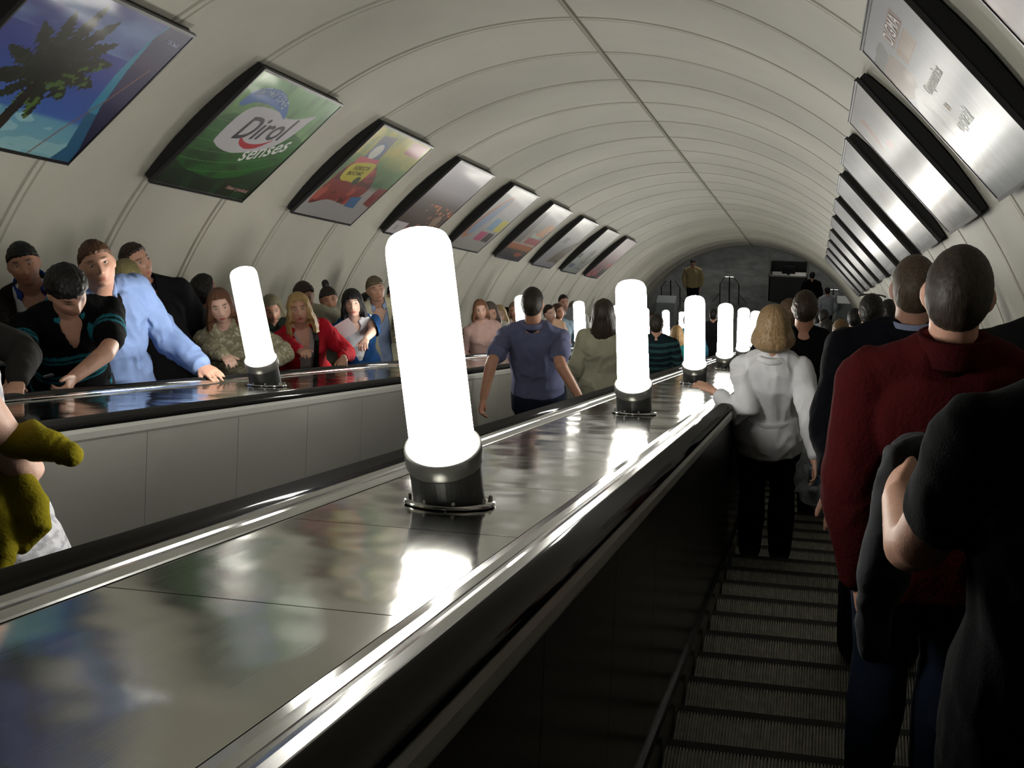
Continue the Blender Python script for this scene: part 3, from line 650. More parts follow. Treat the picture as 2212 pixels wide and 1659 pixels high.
def finger_chain(root, d, n, L, curl, r):
    pts = [Vector(root)]; ax = d.cross(n).normalized(); q = d.copy()
    for k, fr in enumerate((.44, .32, .24)):
        q = (Matrix.Rotation(math.radians(curl[min(k, len(curl)-1)]), 3, ax) @ q); pts.append(pts[-1] + q*(L*fr))
    return pts, [r, r*.95, r*.88, r*.75]
def hand(mb, fb, wr, d, n, right, s, curl=18, spread=6, thumb=40, point=None):
    d = Vector(d).normalized(); n = Vector(n); n = (n - d*n.dot(d)).normalized(); l = d.cross(n)*(1 if right else -1)   # l points to the thumb side
    R = []
    for u, w, h in ((-.012, .024, .019), (.012, .029, .017), (.04, .037, .0155), (.068, .041, .014), (.088, .040, .012), (.094, .034, .009)):
        c = Vector(wr) + d*u*s; R.append([c + l*(w*s*math.cos(a)) + n*(h*s*math.sin(a)) for a in [2*math.pi*i/14 for i in range(14)]])
    mb.rings(R if right else [r[::-1] for r in R])
    for k, (off, L) in enumerate(((.030, .070), (.0105, .079), (-.0095, .073), (-.029, .056))):
        cu = curl[k] if hasattr(curl, '__len__') else curl*(1+.12*k)
        dd = (Matrix.Rotation(math.radians(spread*(1.5-k)*(1 if right else -1)*-1), 3, n) @ d)
        pts, rr = finger_chain(Vector(wr) + d*(.084*s) + l*(off*s), dd, n, L*s, (cu*.6, cu*1.2, cu*.8), .0088*s)
        fb.tube(pts, rr, 9)
    td = (d*math.cos(math.radians(thumb)) + l*math.sin(math.radians(thumb)) + n*.25).normalized()
    p0 = Vector(wr) + d*(.022*s) + l*(.022*s); p1 = p0 + td*.036*s; t2 = (td + d*.5).normalized(); p2 = p1 + t2*.030*s; p3 = p2 + (t2 + d*.3).normalized()*.022*s
    fb.tube([p0, p1, p2, p3], [.0135*s, .0115*s, .010*s, .0085*s], 9)
TM = [(.86, .125, .10, 0), (.93, .165, .118, 0), (1.0, .160, .112, 0), (1.10, .150, .103, 0), (1.22, .163, .113, 0), (1.32, .178, .118, 0), (1.39, .168, .104, -.006), (1.44, .125, .082, -.012), (1.475, .075, .064, -.014), (1.50, .058, .058, -.012)]
TF = [(.84, .13, .105, 0), (.92, .178, .122, -.004), (.98, .172, .115, -.004), (1.09, .132, .094, 0), (1.20, .140, .105, .006), (1.29, .152, .122, .014), (1.37, .146, .098, .002), (1.42, .112, .076, -.008), (1.455, .066, .056, -.012), (1.49, .050, .051, -.010)]
class Person:
    def __init__(s, label, v, t, H=1.9, face=0, fem=False, wid=1.0, lean=0, side=0, head=(0, 0, 0), L=None, R=None, skin='fair', vox=.014, w=None, hs=.96, stance=.09, dx=0, dy=0, Lc={}, Rc={}, al=1.0, root=None, group=None, nolegs=False):
        s.s = H/1.75; s.fem = fem; s.vox = vox; s.wid = wid; s.lean = math.radians(lean); s.side = math.radians(side); s.hs = hs*s.s
        hw = .05 if w is None else w; p = W3(v, t, hw)
        if root is not None: p = Vector(root)
        else: p.z = tread_z(p.y)
        s.pos = p; s.a = math.radians(face); s.root = empty('person', p, (0, 0, s.a)); tag(s.root, label, 'person', group)
        s.Ri = Matrix.Rotation(-s.a, 3, 'Z'); s.skin = SKIN[skin] if isinstance(skin, str) else skin
        S = s.s; s.hipz = .95*S; s.T = [(z*S, a*S*wid, b*S*(.5+.5*wid), y*S) for z, a, b, y in (TF if fem else TM)]
        s.sh = {}; s.el = {}; s.wr = {}; s.hd = {}
        for k, sg, tg, kw in (('L', -1, L, Lc), ('R', 1, R, Rc)):
            sw = (.158 if fem else .182)*S*(.3+.7*wid); q = s.bend(Vector((sg*sw, -.012*S, (1.375 if fem else 1.40)*S)))
            l1, l2 = .285*S*al, .245*S*al
            if tg is None: T = Vector((sg*(sw+.055*S), .05*S, q.z-.49*S)); T.y += q.y
            elif len(tg) == 4: T = Vector(tg[:3])*S      # local target
            else: T = s.Ri @ (W3(*tg) - p)
            d = T - q; D = d.length
            if D > (l1+l2)*.995: T = q + d*((l1+l2)*.995/D); d = T-q; D = d.length
            D = max(D, abs(l1-l2)+.02)
            ca = (l1*l1+D*D-l2*l2)/(2*l1*D); ca = max(-1, min(1, ca)); pole = Vector(kw.get('pole', (sg*.6, -.8, -.35)))
            dn = d.normalized(); pp = (pole - dn*pole.dot(dn)).normalized()
            s.sh[k] = q; s.wr[k] = T; s.el[k] = q + dn*(l1*ca) + pp*(l1*math.sqrt(max(0, 1-ca*ca))); s.hd[k] = kw
        s.hc = s.bend(Vector((0, (.012 if fem else .016)*S+dy*S, (1.634 if not fem else 1.632)*S))); yw, pt, rl = [math.radians(q) for q in head]
        s.HM = Matrix.Translation(s.hc) @ Matrix.Rotation(yw, 4, 'Z') @ Matrix.Rotation(pt, 4, 'X') @ Matrix.Rotation(rl, 4, 'Y') @ Matrix.Scale(s.hs, 4)
        s.st = stance*S; s.dx = dx
    def bend(s, p, inv=1):
        p = Vector(p); f = max(0, min(1, (p.z - s.hipz*.9)/(.25*s.s)))
        if s.lean or s.side:
            q = p - Vector((0, 0, s.hipz)); q = Matrix.Rotation(s.side*f, 3, 'Y') @ (Matrix.Rotation(-s.lean*f, 3, 'X') @ q); p = q + Vector((0, 0, s.hipz))
        return p
    def unb(s, P):                                  # rough inverse of bend for rest-space tests
        q = P - np.array([0, 0, s.hipz]); c, d = math.cos(-s.side), math.sin(-s.side); x = q[:, 0]*c + q[:, 2]*d; z2 = -q[:, 0]*d + q[:, 2]*c
        c, d = math.cos(s.lean), math.sin(s.lean); y = q[:, 1]*c - z2*d; z = q[:, 1]*d + z2*c
        return np.stack([x, y, z + s.hipz], -1)/s.s
    def torso(s, mb, ease=0, z0=None, z1=None, belly=0):
        R = []; TT = s.T
        zs = [q[0] for q in TT]; lo = z0*s.s if z0 else zs[0]; hi = z1*s.s if z1 else zs[-1]
        for z in sorted(set([lo, hi] + [q for q in zs if lo < q < hi] + [lo+(hi-lo)*i/14 for i in range(15)])):
            a = np.interp(z, zs, [q[1] for q in TT])+ease; b = np.interp(z, zs, [q[2] for q in TT])+ease; y = np.interp(z, zs, [q[3] for q in TT])
            if z < s.hipz: a = max(a, s.T[1][1]+ease); b = max(b, s.T[1][2]+ease)
            bl = belly*s.s*math.exp(-((z/s.s-1.08)/.12)**2)
            ring = []
            for i in range(28):
                q = 2*math.pi*i/28; c, d = math.cos(q), math.sin(q); ex = .85
                x = a*abs(c)**ex*(1 if c > 0 else -1); yy = (b+(bl if d > 0 else 0))*abs(d)**ex*(1 if d > 0 else -1)
                ring.append(s.bend((x, yy+y, z)))
            R.append(ring)
        mb.rings(R)
    def arm(s, mb, k, up, lo, end=1.0, cuff=None, sleeve=False, extra=0):
        S = s.s; a, b, c = s.sh[k], s.el[k], s.wr[k]; c2 = b + (c-b)*end if end <= 1 else c
        r0, r1, r2 = up
        if sleeve and end < 0:                         # short sleeve
            m = a + (b-a)*(-end); mb.tube([a, a+(b-a)*.3, m], [r0*S, r0*S*.98, r1*S], 18); return
        f = [r0*S, r0*S*.92, r1*S, lo[0]*S, (lo[0]*.5+lo[1]*.5)*S, lo[1]*S]
        mb.tube([a, a+(b-a)*.35, b-(b-a)*.08, b+(c2-b)*.12, b+(c2-b)*.55, c2], f, 18)
    def shoulders(s, mb, r=.056, ease=0):
        S = s.s
        for k, sg in (('L', -1), ('R', 1)):
            n = s.bend((sg*.03*S, -.014*S, (1.475 if not s.fem else 1.455)*S)); a = s.sh[k]
            mb.tube([n, n+(a-n)*.5+Vector((0, 0, .006*S)), a+Vector((0, 0, -.008*S))], [(.048+ease)*S, (.047+ease)*S, (r+ease)*S], 16)
    def legs(s, mb, ease=0, bot=.06, flare=0, r=None):
        S = s.s; w = (.085 if not s.fem else .092)
        for sg in (-1, 1):
            P = [(sg*w*S, 0, .92*S), (sg*(w+.004)*S, .012*S, .72*S), (sg*s.st*.98, .02*S, .50*S), (sg*s.st, -.008*S, .32*S), (sg*s.st*1.02, -.02*S, bot*S)]
            rr = [.088, .080, .058, .055, .040] if r is None else r
            mb.tube(P, [(q+ease+(flare if i > 2 else 0))*S for i, q in enumerate(rr)], 18)
    def build_body(s, eyes=False, jaw=1.0, brow=(60, 40, 30), stubble=0, gaze=(0, 0), makeup=0):
        S = s.s; mb = MB(); near = s.vox <= .0085; s.torso(mb, 0)
        n0, n1 = s.bend((0, -.012*S, 1.46*S)), s.HM @ Vector((0, -.020, -.06)); r = .049 if s.fem else .057
        mb.tube([n0, n0+(n1-n0)*.5, n1], [r*S*1.08, r*S, r*S*.98], 20); s.shoulders(mb, .050 if not s.fem else .044, -.006 if s.fem else 0)
        V, Fc = head_mesh(96 if near else 56, 72 if near else 40, s.fem, jaw); mb.add([s.HM @ Vector(q) for q in V], Fc)
        for sg in (-1, 1): mb.rings([[s.HM @ Vector(q) for q in r] for r in ear_rings(sg)])
        fb = mb if near else MB(); th = .9 if s.fem else 1
        for k in 'LR':
            s.arm(mb, k, (.050*th, .040*th, 0), (.041*th, .027*th)); kw = s.hd[k]; d = (s.wr[k]-s.el[k]).normalized()
            if 'd' in kw: d = s.Ri @ Vector(kw['d'])
            elif kw.get('flat'): d = (d*Vector((1, 1, .25))).normalized()
            nn = s.Ri @ Vector(kw['n']) if 'n' in kw else (Vector((0, 0, -1)) if kw.get('flat') or abs(d.z) < .75 else Vector((1 if k == 'L' else -1, 0, 0)))
            hand(mb, fb, s.wr[k], d, nn, k == 'R', S*(.92 if s.fem else 1.0), kw.get('curl', 22), kw.get('spread', 5), kw.get('thumb', 38))
        s.legs(mb)
        for sg in (-1, 1):
            x = sg*s.st*1.02; mb.tube([(x, -.05*S, .045*S), (x, .05*S, .040*S), (x+sg*.008*S, .14*S, .025*S)], [.036*S, .034*S, .024*S], 12)
        me = remesh(mb, s.vox, 2)
        if fb is not mb:
            bm = bmesh.new(); bm.from_mesh(me); m2 = fb.mesh('f'); bm.from_mesh(m2); bm.to_mesh(me); bm.free(); bpy.data.meshes.remove(m2)
        P = co_get(me); Hi = np.array(s.HM.inverted()); Q = P @ Hi[:3, :3].T + Hi[:3, 3]
        c = np.tile(s.skin, (len(P), 1)); fr = Q[:, 1] > .045; inb = (np.abs(Q[:, 0]) < .08) & (np.abs(Q[:, 2]) < .13)
        def put(m, col):
            nonlocal c
            m = np.clip(m*(fr & inb), 0, 1)[:, None]; c = c*(1-m)+np.asarray(col)*m
        g = lambda x0, z0, sx, sz: np.exp(-((np.abs(Q[:, 0])-x0)/sx)**2-((Q[:, 2]-z0)/sz)**2)
        put(1.2*g(0, -.0618, .021, .0085), s.skin*np.array([.80, .48, .50]) if not makeup else rgb(150, 50, 55)); put(1.3*g(.032, .0315-.004*0, .017, .0045), lin(brow)); put(.35*g(.048, -.03, .02, .02), s.skin*np.array([1.0, .75, .72]))
        if not (eyes and near): put(1.3*g(.031, .010, .012, .0055), (.03, .02, .018))
        else: put(.5*g(.031, .012, .017, .009), s.skin*.45)
        if stubble: put(stubble*(sstep(-Q[:, 2], .035, .055))*(1-.8*g(0, -.0618, .024, .008)), s.skin*.35)
        setcol(me, c); b = link('body', me, M['skin'], s.root, smooth=True)
        if eyes and near:
            for sg in (-1, 1):
                nu, nv = 20, 14; c0 = Vector((sg*.031, .0705, .0095)); r = .0125; V = []; C = []
                for j in range(nv+1):
                    for i in range(nu):
                        a, bb = 2*math.pi*i/nu, math.pi*j/nv; dd = Vector((math.sin(bb)*math.cos(a), math.cos(bb), math.sin(bb)*math.sin(a)))
                        V.append(s.HM @ (c0 + Vector((dd.x*r, dd.y*r, dd.z*r*.46)))); gz = Vector((gaze[0], 1, gaze[1])).normalized(); q = dd.dot(gz); C.append((.01, .008, .006) if q > .90 else ((.06, .045, .03) if q > .80 else (.62, .58, .54)))
                em = bpy.data.meshes.new('eye'); em.from_pydata(V, [], [(j*nu+i, j*nu+(i+1) % nu, (j+1)*nu+(i+1) % nu, (j+1)*nu+i) for j in range(nv) for i in range(nu)]); setcol(em, np.array(C)); link('eye', em, M['eye'], s.root, smooth=True)
        return b
    def hair(s, color, kind='short', **kw):
        V, Fc = short_hair(**kw) if kind == 'short' else long_hair(**kw)
        if kind == 'long':
            fw = s.HM.col[1].xyz.normalized(); tn = max(-.7, min(.9, fw.z/max(.2, math.hypot(fw.x, fw.y)))); V = np.array(V); V[:, 1] -= tn*np.clip(-V[:, 2]-.03, 0, 1)
        me = bpy.data.meshes.new('hair'); me.from_pydata([s.HM @ Vector(q) for q in V], [], Fc); me.update()
        o = link('hair', me, hairmat(color), s.root, smooth=True); return o
    def top(s, color, ease=.012, hem=.90, neck=1.47, sleeve='long', kind='weave', amp=.013, seed=1, cutf=None, colf=None, name='shirt', mt=None, belly=0, cuffw=.033, smooth=3, vox=None, end=.97, puff=0, sc=(9, 9, 5), flare=0, slv=1.0, sfr=.68):
        mb = MB(); S = s.s; s.torso(mb, ease*S, hem, neck, belly); s.shoulders(mb, .052 if not s.fem else .046, ease*.7 if not s.fem else ease*.4); th = .9 if s.fem else 1
        if sleeve != 'none':
            for k in 'LR':
                if sleeve == 'short': s.arm(mb, k, (.054*th+ease*.7, (.052*th+ease*1.1)*slv, 0), (0, 0), -sfr, sleeve=True)
                else: s.arm(mb, k, (.054*th+ease*.8+puff, .045*th+ease+puff, 0), (.045*th+ease+puff, cuffw+ease*.4), end)
        if flare:
            R = []
            for i in range(8):
                z = hem*S + (1.06*S-hem*S)*i/7; f = flare*(1-i/7)**1.3; a, b = np.interp(z, [q[0] for q in s.T], [q[1] for q in s.T])+(ease+f)*S, np.interp(z, [q[0] for q in s.T], [q[2] for q in s.T])+(ease+f)*S
                R.append([s.bend((a*math.cos(q), b*math.sin(q), z)) for q in [2*math.pi*j/28 for j in range(28)]])
            mb.rings(R)
        me = remesh(mb, vox or max(s.vox, .009), smooth)
        if amp: wrinkle(me, amp, sc, seed)
        if cutf is not None: U = s.unb(co_get(me)); cut(me, ~cutf(U))
        if colf is not None: U = s.unb(co_get(me)); setcol(me, colf(U, s, co_get(me)))
        o = link(name, me, mt or cloth(color, kind=kind, attr=colf is not None), s.root, smooth=True)
        if cutf is not None:
            q = o.modifiers.new('thickness', 'SOLIDIFY'); q.thickness = .004; q.offset = -1
        return o
    def collar(s, color, r=.064, h=.042, gap=30, flare=.012, z=1.475, kind='weave', name='collar', tilt=12, thick=.005, fy=0):
        S = s.s; R = []; n = 40
        zc = z*S
        for i in range(n+1):
            a = math.radians(gap+(360-2*gap)*i/n); d = Vector((math.sin(a), math.cos(a), 0)); dz = -math.tan(math.radians(tilt))*math.cos(a)*r*S*1.2
            if s.fem: pass
            c0 = Vector((0, -.014*S+fy*S, zc))
            def P(rr, zz): return s.bend(c0 + d*(rr*S) + Vector((0, 0, zz*S+dz)))
            R.append([P(r+.002, -.040), P(r, h*.7), P(r+.003, h), P(r+thick+flare*.5, h*.95), P(r+thick+flare, h*.15), P(r+thick+flare*.9, h*.05), P(r+thick+.001, h*.5), P(r+thick+.003, -.040)])
        mb = MB(); mb.rings(R); return mb.build(name, cloth(color, kind=kind), s.root, smooth=True)
    def pants(s, color, kind='weave', name='trousers', skirt=None, seed=4, top=.97, ease=.018):
        mb = MB(); S = s.s
        if skirt:
            R = []
            for i in range(12):
                q = i/11; z = (top+(skirt-top)*q)*S; a = (np.interp(z, [t[0] for t in s.T], [t[1] for t in s.T]) if z > .9*S else s.T[1][1])+.014*S+.03*q*S
                R.append([Vector((a*math.cos(t)*(1), a*.72*math.sin(t), z)) for t in [2*math.pi*j/30 for j in range(30)]])
            mb.rings(R)
        else:
            s.torso(mb, ease*S, .82, min(top, .97)); s.legs(mb, .015, .045, .012)
        me = remesh(mb, max(s.vox, .011), 3); wrinkle(me, .006, (8, 8, 5), seed)
        link(name, me, cloth(color, kind=kind), s.root, smooth=True)
    def shoes(s, color=(20, 18, 18)):
        S = s.s
        for sg in (-1, 1):
            x = sg*s.st*1.02; mb = MB(); mb.tube([(x, -.062*S, .048*S), (x, .03*S, .047*S), (x+sg*.008*S, .13*S, .034*S), (x+sg*.010*S, .165*S, .028*S)], [.044*S, .043*S, .036*S, .026*S], 16)
            mb.tube([(x, -.03*S, .06*S), (x, -.03*S, .095*S)], [.046*S, .048*S], 16)
            me = remesh(mb, .010, 2); P = co_get(me); P[:, 2] = np.maximum(P[:, 2], .002); co_set(me, P); link('shoe', me, M.setdefault('shoe%s' % (color,), mat('shoe_leather', lin(color), .4)), s.root, smooth=True)
def V_open(z_bot, w_top=.06, z_top=1.46):           # front opening narrowing downwards
    return lambda U: (U[:, 1] > .02) & (U[:, 2] > z_bot) & (np.abs(U[:, 0]) < w_top*np.clip((U[:, 2]-z_bot)/(z_top-z_bot), 0, 1)+.002)
def front_open(w0, w1, z0=.6, z1=1.5):
    return lambda U: (U[:, 1] > .0) & (np.abs(U[:, 0]) < np.interp(U[:, 2], [z0, z1], [w0, w1])) & (U[:, 2] > z0)
def stripes(base, bands, on=None):
    def f(U, s, P):
        c = np.tile(rgb(*base), (len(U), 1))
        for z0, z1, col in bands:
            m = (U[:, 2] > z0) & (U[:, 2] < z1); c[m] = rgb(*col)
        return c
    return f

# ================================================================ the riders
def look(p, extra=(0, 0)):                  # head angles that turn a face to the photographer
    d = -Vector(p.pos); d.z -= 1.55*p.s; a = math.atan2(-d.x, d.y); yw = (a - p.a + math.pi) % (2*math.pi) - math.pi; pt = math.atan2(d.z, math.hypot(d.x, d.y))
    return yw + math.radians(extra[0]), pt + math.radians(extra[1])
def aim(p, extra=(0, 0), roll=0):
    yw, pt = look(p, extra)
    p.HM = Matrix.Translation(p.hc) @ Matrix.Rotation(yw, 4, 'Z') @ Matrix.Rotation(pt, 4, 'X') @ Matrix.Rotation(math.radians(roll), 4, 'Y') @ Matrix.Scale(p.hs, 4)
RAIL = -.445
G1 = 'passengers queued on the left escalator'
def finish(p, c=(24, 24, 28), shoes=(18, 16, 16), **k):
    p.pants(c, **k); p.shoes(shoes)

# --- left escalator, faces turned to the photographer
p = Person('person in a dark jacket with blue collar, leftmost face of the queue', -4.62, 7.001, 2.079, face=-150, w=.24, vox=.0065, skin='tan', L=(-3.56, 6.15, RAIL), R=(-3.62, 5.6, RAIL), Lc=dict(flat=1), Rc=dict(flat=1), lean=6)
aim(p, (-4, -6)); p.build_body(eyes=True, stubble=.35, brow=(20, 15, 12)); p.hair((18, 15, 13), front=.052, th=.012)
p.top((200, 200, 205), ease=.010, cutf=V_open(1.36, .05), name='undershirt', sleeve='none'); p.top((26, 22, 20), ease=.026, hem=.84, cutf=front_open(.05, .085, .8, 1.5), name='jacket', seed=3)
p.collar((38, 58, 130), r=.070, h=.050, gap=38, flare=.018, tilt=16); finish(p)

p = Person('person in a black polo with teal stripes looking down at a phone', -4.02, 6.286, 2.113, face=-140, w=.05, vox=.0065, lean=27, skin='fair', L=(-3.56, 5.86, RAIL+.02), R=(-3.70, 5.55, RAIL-.02), Lc=dict(pole=(-.9, .7, -.4), curl=48, d=(.1, -1, -.15), n=(-.9, -.2, .3)), Rc=dict(curl=50, pole=(0, .1, -1)), side=-6)
p.HM = Matrix.Translation(p.hc + Vector((0, .02, 0))) @ Matrix.Rotation(math.radians(10), 4, 'Z') @ Matrix.Rotation(math.radians(-22), 4, 'X') @ Matrix.Scale(p.hs*1.02, 4)
p.build_body(eyes=False, stubble=.25, brow=(25, 18, 14)); p.hair((16, 13, 11), th=.022, front=.045, rough=.006)
tl = (32, 104, 118)
def polo(U, s, P):
    c = np.tile(rgb(7, 7, 9), (len(U), 1))
    for a, b in ((1.30, 1.325), (1.265, 1.285), (1.13, 1.155), (1.09, 1.115), (.97, .99)): c[(U[:, 2] > a) & (U[:, 2] < b) & (np.abs(U[:, 0]) < .19)] = rgb(*tl)
    for k in 'LR':
        a = np.array(s.sh[k]); b = np.array(s.el[k]) - a; L2 = b @ b; f = (P - a) @ b/L2; dd = np.linalg.norm(P - a - f[:, None]*b, axis=1)
        for x, y in ((.40, .47), (.52, .59)): c[(f > x) & (f < y) & (dd < .11)] = rgb(*tl)
    return c
p.top((8, 8, 10), ease=.016, hem=.86, sleeve='short', cutf=V_open(1.37, .036), name='polo_shirt', colf=polo)
p.collar(tl, r=.066, h=.035, gap=34, flare=.022, tilt=18); finish(p)
PHONE_P = p

p = Person('person with short hair in a pale blue shirt, one arm stretched down the handrail', -4.12, 6.762, 2.205, face=-118, w=.30, vox=.0065, skin='fair', L=(-3.57, 7.27, RAIL+.035), R=(-3.9, 6.75, -.72), Lc=dict(flat=1, curl=10, spread=3, pole=(-.3, .2, -1)), lean=10, al=1.1)
aim(p, (4, -2), 2); p.build_body(eyes=True, jaw=1.05, brow=(90, 60, 45)); p.hair((82, 56, 38), th=.012, front=.058)
p.top((124, 146, 190), ease=.022, hem=.86, amp=.030, sc=(9, 9, 6), cutf=V_open(1.40, .045), seed=11, cuffw=.036, end=.95); p.collar((134, 156, 198), r=.066, h=.046, gap=26, flare=.020, tilt=16); finish(p, (22, 24, 34))

p = Person('person in a dark suit behind the blonde head, looking aside', -4.54, 8.148, 2.128, face=-150, w=.35, vox=.008, skin='fair')
aim(p, (38, -8)); p.build_body(eyes=True); p.hair((40, 28, 22), th=.014); p.top((22, 22, 26), ease=.034, hem=.84, name='suit_jacket', seed=5, cutf=front_open(.01, .07, 1.1, 1.5)); p.collar((26, 26, 30), r=.070, h=.04, gap=40, flare=.02); finish(p)
mb = MB(); c = p.bend(Vector((.10, .135, 1.27))*p.s); mb.tube([c, c+Vector((.0, .006, 0))], .009, 10); mb.build('lapel_pin', M['framelip'], p.root)

p = Person('blonde person turned away in front of the dark suit', -4.38, 7.753, 1.995, face=35, fem=True, w=.21, vox=.011)
p.build_body(); p.hair((122, 112, 74), 'long', zb=-.17, th=.020); p.top((20, 20, 22), ease=.02, name='coat'); finish(p)

p = Person('dark round head behind the outstretched pale blue sleeve, black jacket', -4.42, 8.903, 1.987, face=-20, w=.17, vox=.011, skin='deep', hs=1.0)
p.build_body(); p.hair((26, 22, 20), th=.012); p.top((14, 14, 16), ease=.034, name='jacket'); finish(p)

p = Person('person in a beige patterned blouse leaning on the handrail beside the left lamp', -3.98, 8.343, 1.843, face=-160, fem=True, w=.06, vox=.007, skin='pale', L=(-3.56, 8.25, RAIL+.03), R=(-3.60, 7.80, RAIL+.03), Lc=dict(flat=1, curl=30), Rc=dict(flat=1, curl=30), lean=8)
aim(p, (0, -14)); p.build_body(eyes=True, makeup=1); p.hair((92, 62, 46), 'long', zb=-.15, th=.018)
def patt(U, s, P):
    q = P*44; m = (vn(q, 3) > .52)[:, None]; m2 = (vn(q*1.7, 8) > .66)[:, None]; c = np.where(m, rgb(150, 143, 120), rgb(128, 121, 100)); return np.where(m2, rgb(178, 172, 150), c)
p.top((140, 130, 100), ease=.024, hem=.86, colf=patt, name='blouse', amp=.016); finish(p, (120, 112, 90))

p = Person('person in a dark green coat half hidden right of the left lamp', -4.48, 10.317, 1.796, face=-150, w=.10, vox=.011)
p.build_body(); p.hair((110, 104, 84), 'long', zb=-.10); p.top((34, 42, 36), ease=.036, hem=.70, name='coat'); finish(p)

p = Person('blonde person in a red jacket reaching along the handrail', -3.98, 9.602, 1.877, face=-142, fem=True, w=.07, vox=.0065, skin='fair', L=(-3.56, 9.70, RAIL+.03), R=(-3.66, 9.10, -.37), Lc=dict(flat=1, curl=16, pole=(-.5, .2, -.8)), Rc=dict(curl=45), lean=14)
aim(p, (0, -8)); p.build_body(eyes=True, brow=(90, 66, 46), makeup=1); p.hair((168, 138, 92), 'long', zb=-.20, th=.017, flare=.026, wave=.4, face=50)
p.top((170, 160, 160), ease=.010, name='blouse', cutf=V_open(1.33, .05), sleeve='none'); p.top((176, 30, 44), ease=.026, hem=.84, name='jacket', cutf=front_open(.07, .06, .8, 1.5), amp=.018, end=.86, seed=8); p.collar((166, 28, 42), r=.070, h=.04, gap=48, flare=.022, z=1.455); finish(p, (20, 20, 26))
mb = MB(); q = [p.bend(Vector(c)*p.s) for c in ((-.09, .02, 1.49), (-.075, .13, 1.40), (-.05, .165, 1.28), (-.03, .16, 1.15), (0, .13, 1.0))]; mb.tube(q, .012*p.s, 8, flat=(1.5, .4)); mb.build('bag_strap', M['rubber'], p.root)

p = Person('dark haired person in a pale grey jacket behind the blonde in red', -4.45, 10.983, 2.004, face=-150, w=.17, vox=.010)
p.build_body(); p.hair((44, 32, 28), th=.02); p.top((150, 148, 132), ease=.036, name='jacket', amp=.018); finish(p)
mb = MB(); q = [p.bend(Vector(c)*p.s) for c in ((.15, -.05, 1.46), (.15, .06, 1.45), (.10, .17, 1.30), (.04, .18, 1.15))]; mb.tube(q, .014*p.s, 8, flat=(1.5, .4)); mb.build('bag_strap', M['rubber'], p.root)

p = Person('person with a top bun, between the red jacket and the black bob', -4.58, 11.917, 1.921, face=-150, fem=True, w=.19, vox=.009, skin='tan')
aim(p, (6, -10)); p.build_body(); p.hair((34, 26, 24), th=.014, front=.050, back=-.05)
mb = MB(); c = p.HM @ Vector((.0, -.02, .135)); mb.tube([c, p.HM @ Vector((0, -.03, .155))], .034*p.hs, 14); me = remesh(mb, .008, 1); link('hair_bun', me, hairmat((34, 26, 24)), p.root, smooth=True)
p.top((112, 100, 76), ease=.022, name='shirt'); finish(p)

p = Person('person with a black bob and blue cardigan over a white blouse', -3.99, 10.902, 1.888, face=-148, fem=True, w=.12, vox=.0065, skin='pale', L=(-3.56, 10.05, RAIL+.03), R=(-3.66, 10.02, RAIL-.0), Lc=dict(flat=1, curl=28), Rc=dict(curl=38), lean=12)
aim(p, (-2, -4)); p.build_body(eyes=True, brow=(20, 16, 14), makeup=1); p.hair((14, 12, 13), 'long', zb=-.125, th=.018, fringe=.028, face=50, flare=.016)
p.top((205, 205, 212), ease=.010, name='blouse', cutf=V_open(1.40, .04), sleeve='none'); p.top((26, 62, 108), ease=.020, hem=.84, name='cardigan', kind='knit', cutf=V_open(1.10, .125, 1.46), seed=2, end=.66, amp=.012); p.collar((215, 215, 222), r=.058, h=.046, gap=24, flare=.034, z=1.45, tilt=20); finish(p)
BOB = p

p = Person('dark haired head behind the black bob', -4.55, 12.968, 1.794, face=-140, w=.12, vox=.011)
p.build_body(); p.hair((26, 22, 20)); p.top((90, 84, 70), ease=.024); finish(p)

p = Person('grey haired person in a cream jacket over a pale blue shirt', -4.15, 12.061, 1.963, face=-152, w=.27, vox=.007, skin='fair', L=(-3.57, 11.35, RAIL+.03), R=None, Lc=dict(flat=1))
aim(p, (14, -4)); p.build_body(eyes=True, jaw=1.02); p.hair((96, 86, 68), th=.016, front=.050, seed=4)
p.top((150, 168, 205), ease=.012, name='shirt', cutf=V_open(1.37, .05), sleeve='none'); p.top((200, 196, 170), ease=.034, hem=.80, name='jacket', cutf=front_open(.025, .060, .7, 1.5), amp=.014, seed=6); p.collar((160, 178, 214), r=.068, h=.046, gap=24, flare=.022); p.collar((205, 200, 176), r=.084, h=.040, gap=52, flare=.018, z=1.465, name='jacket_collar')
mb = MB(); S = p.s
for a, b in (((-.155, .150, 1.17), (-.055, .172, 1.29)),): mb.box(a, b, bev=.004)
mb.v = [tuple(p.bend(Vector(v_)*S)) for v_ in mb.v]; mb.build('chest_pocket', cloth((188, 184, 158)), p.root); finish(p, (60, 60, 66))

p = Person('dark head at the left edge of the largest lamp', -4.52, 13.841, 2.091, face=-150, w=.26, vox=.011)
p.build_body(); p.hair((52, 44, 40), th=.018); p.top((130, 116, 100), ease=.022); finish(p)

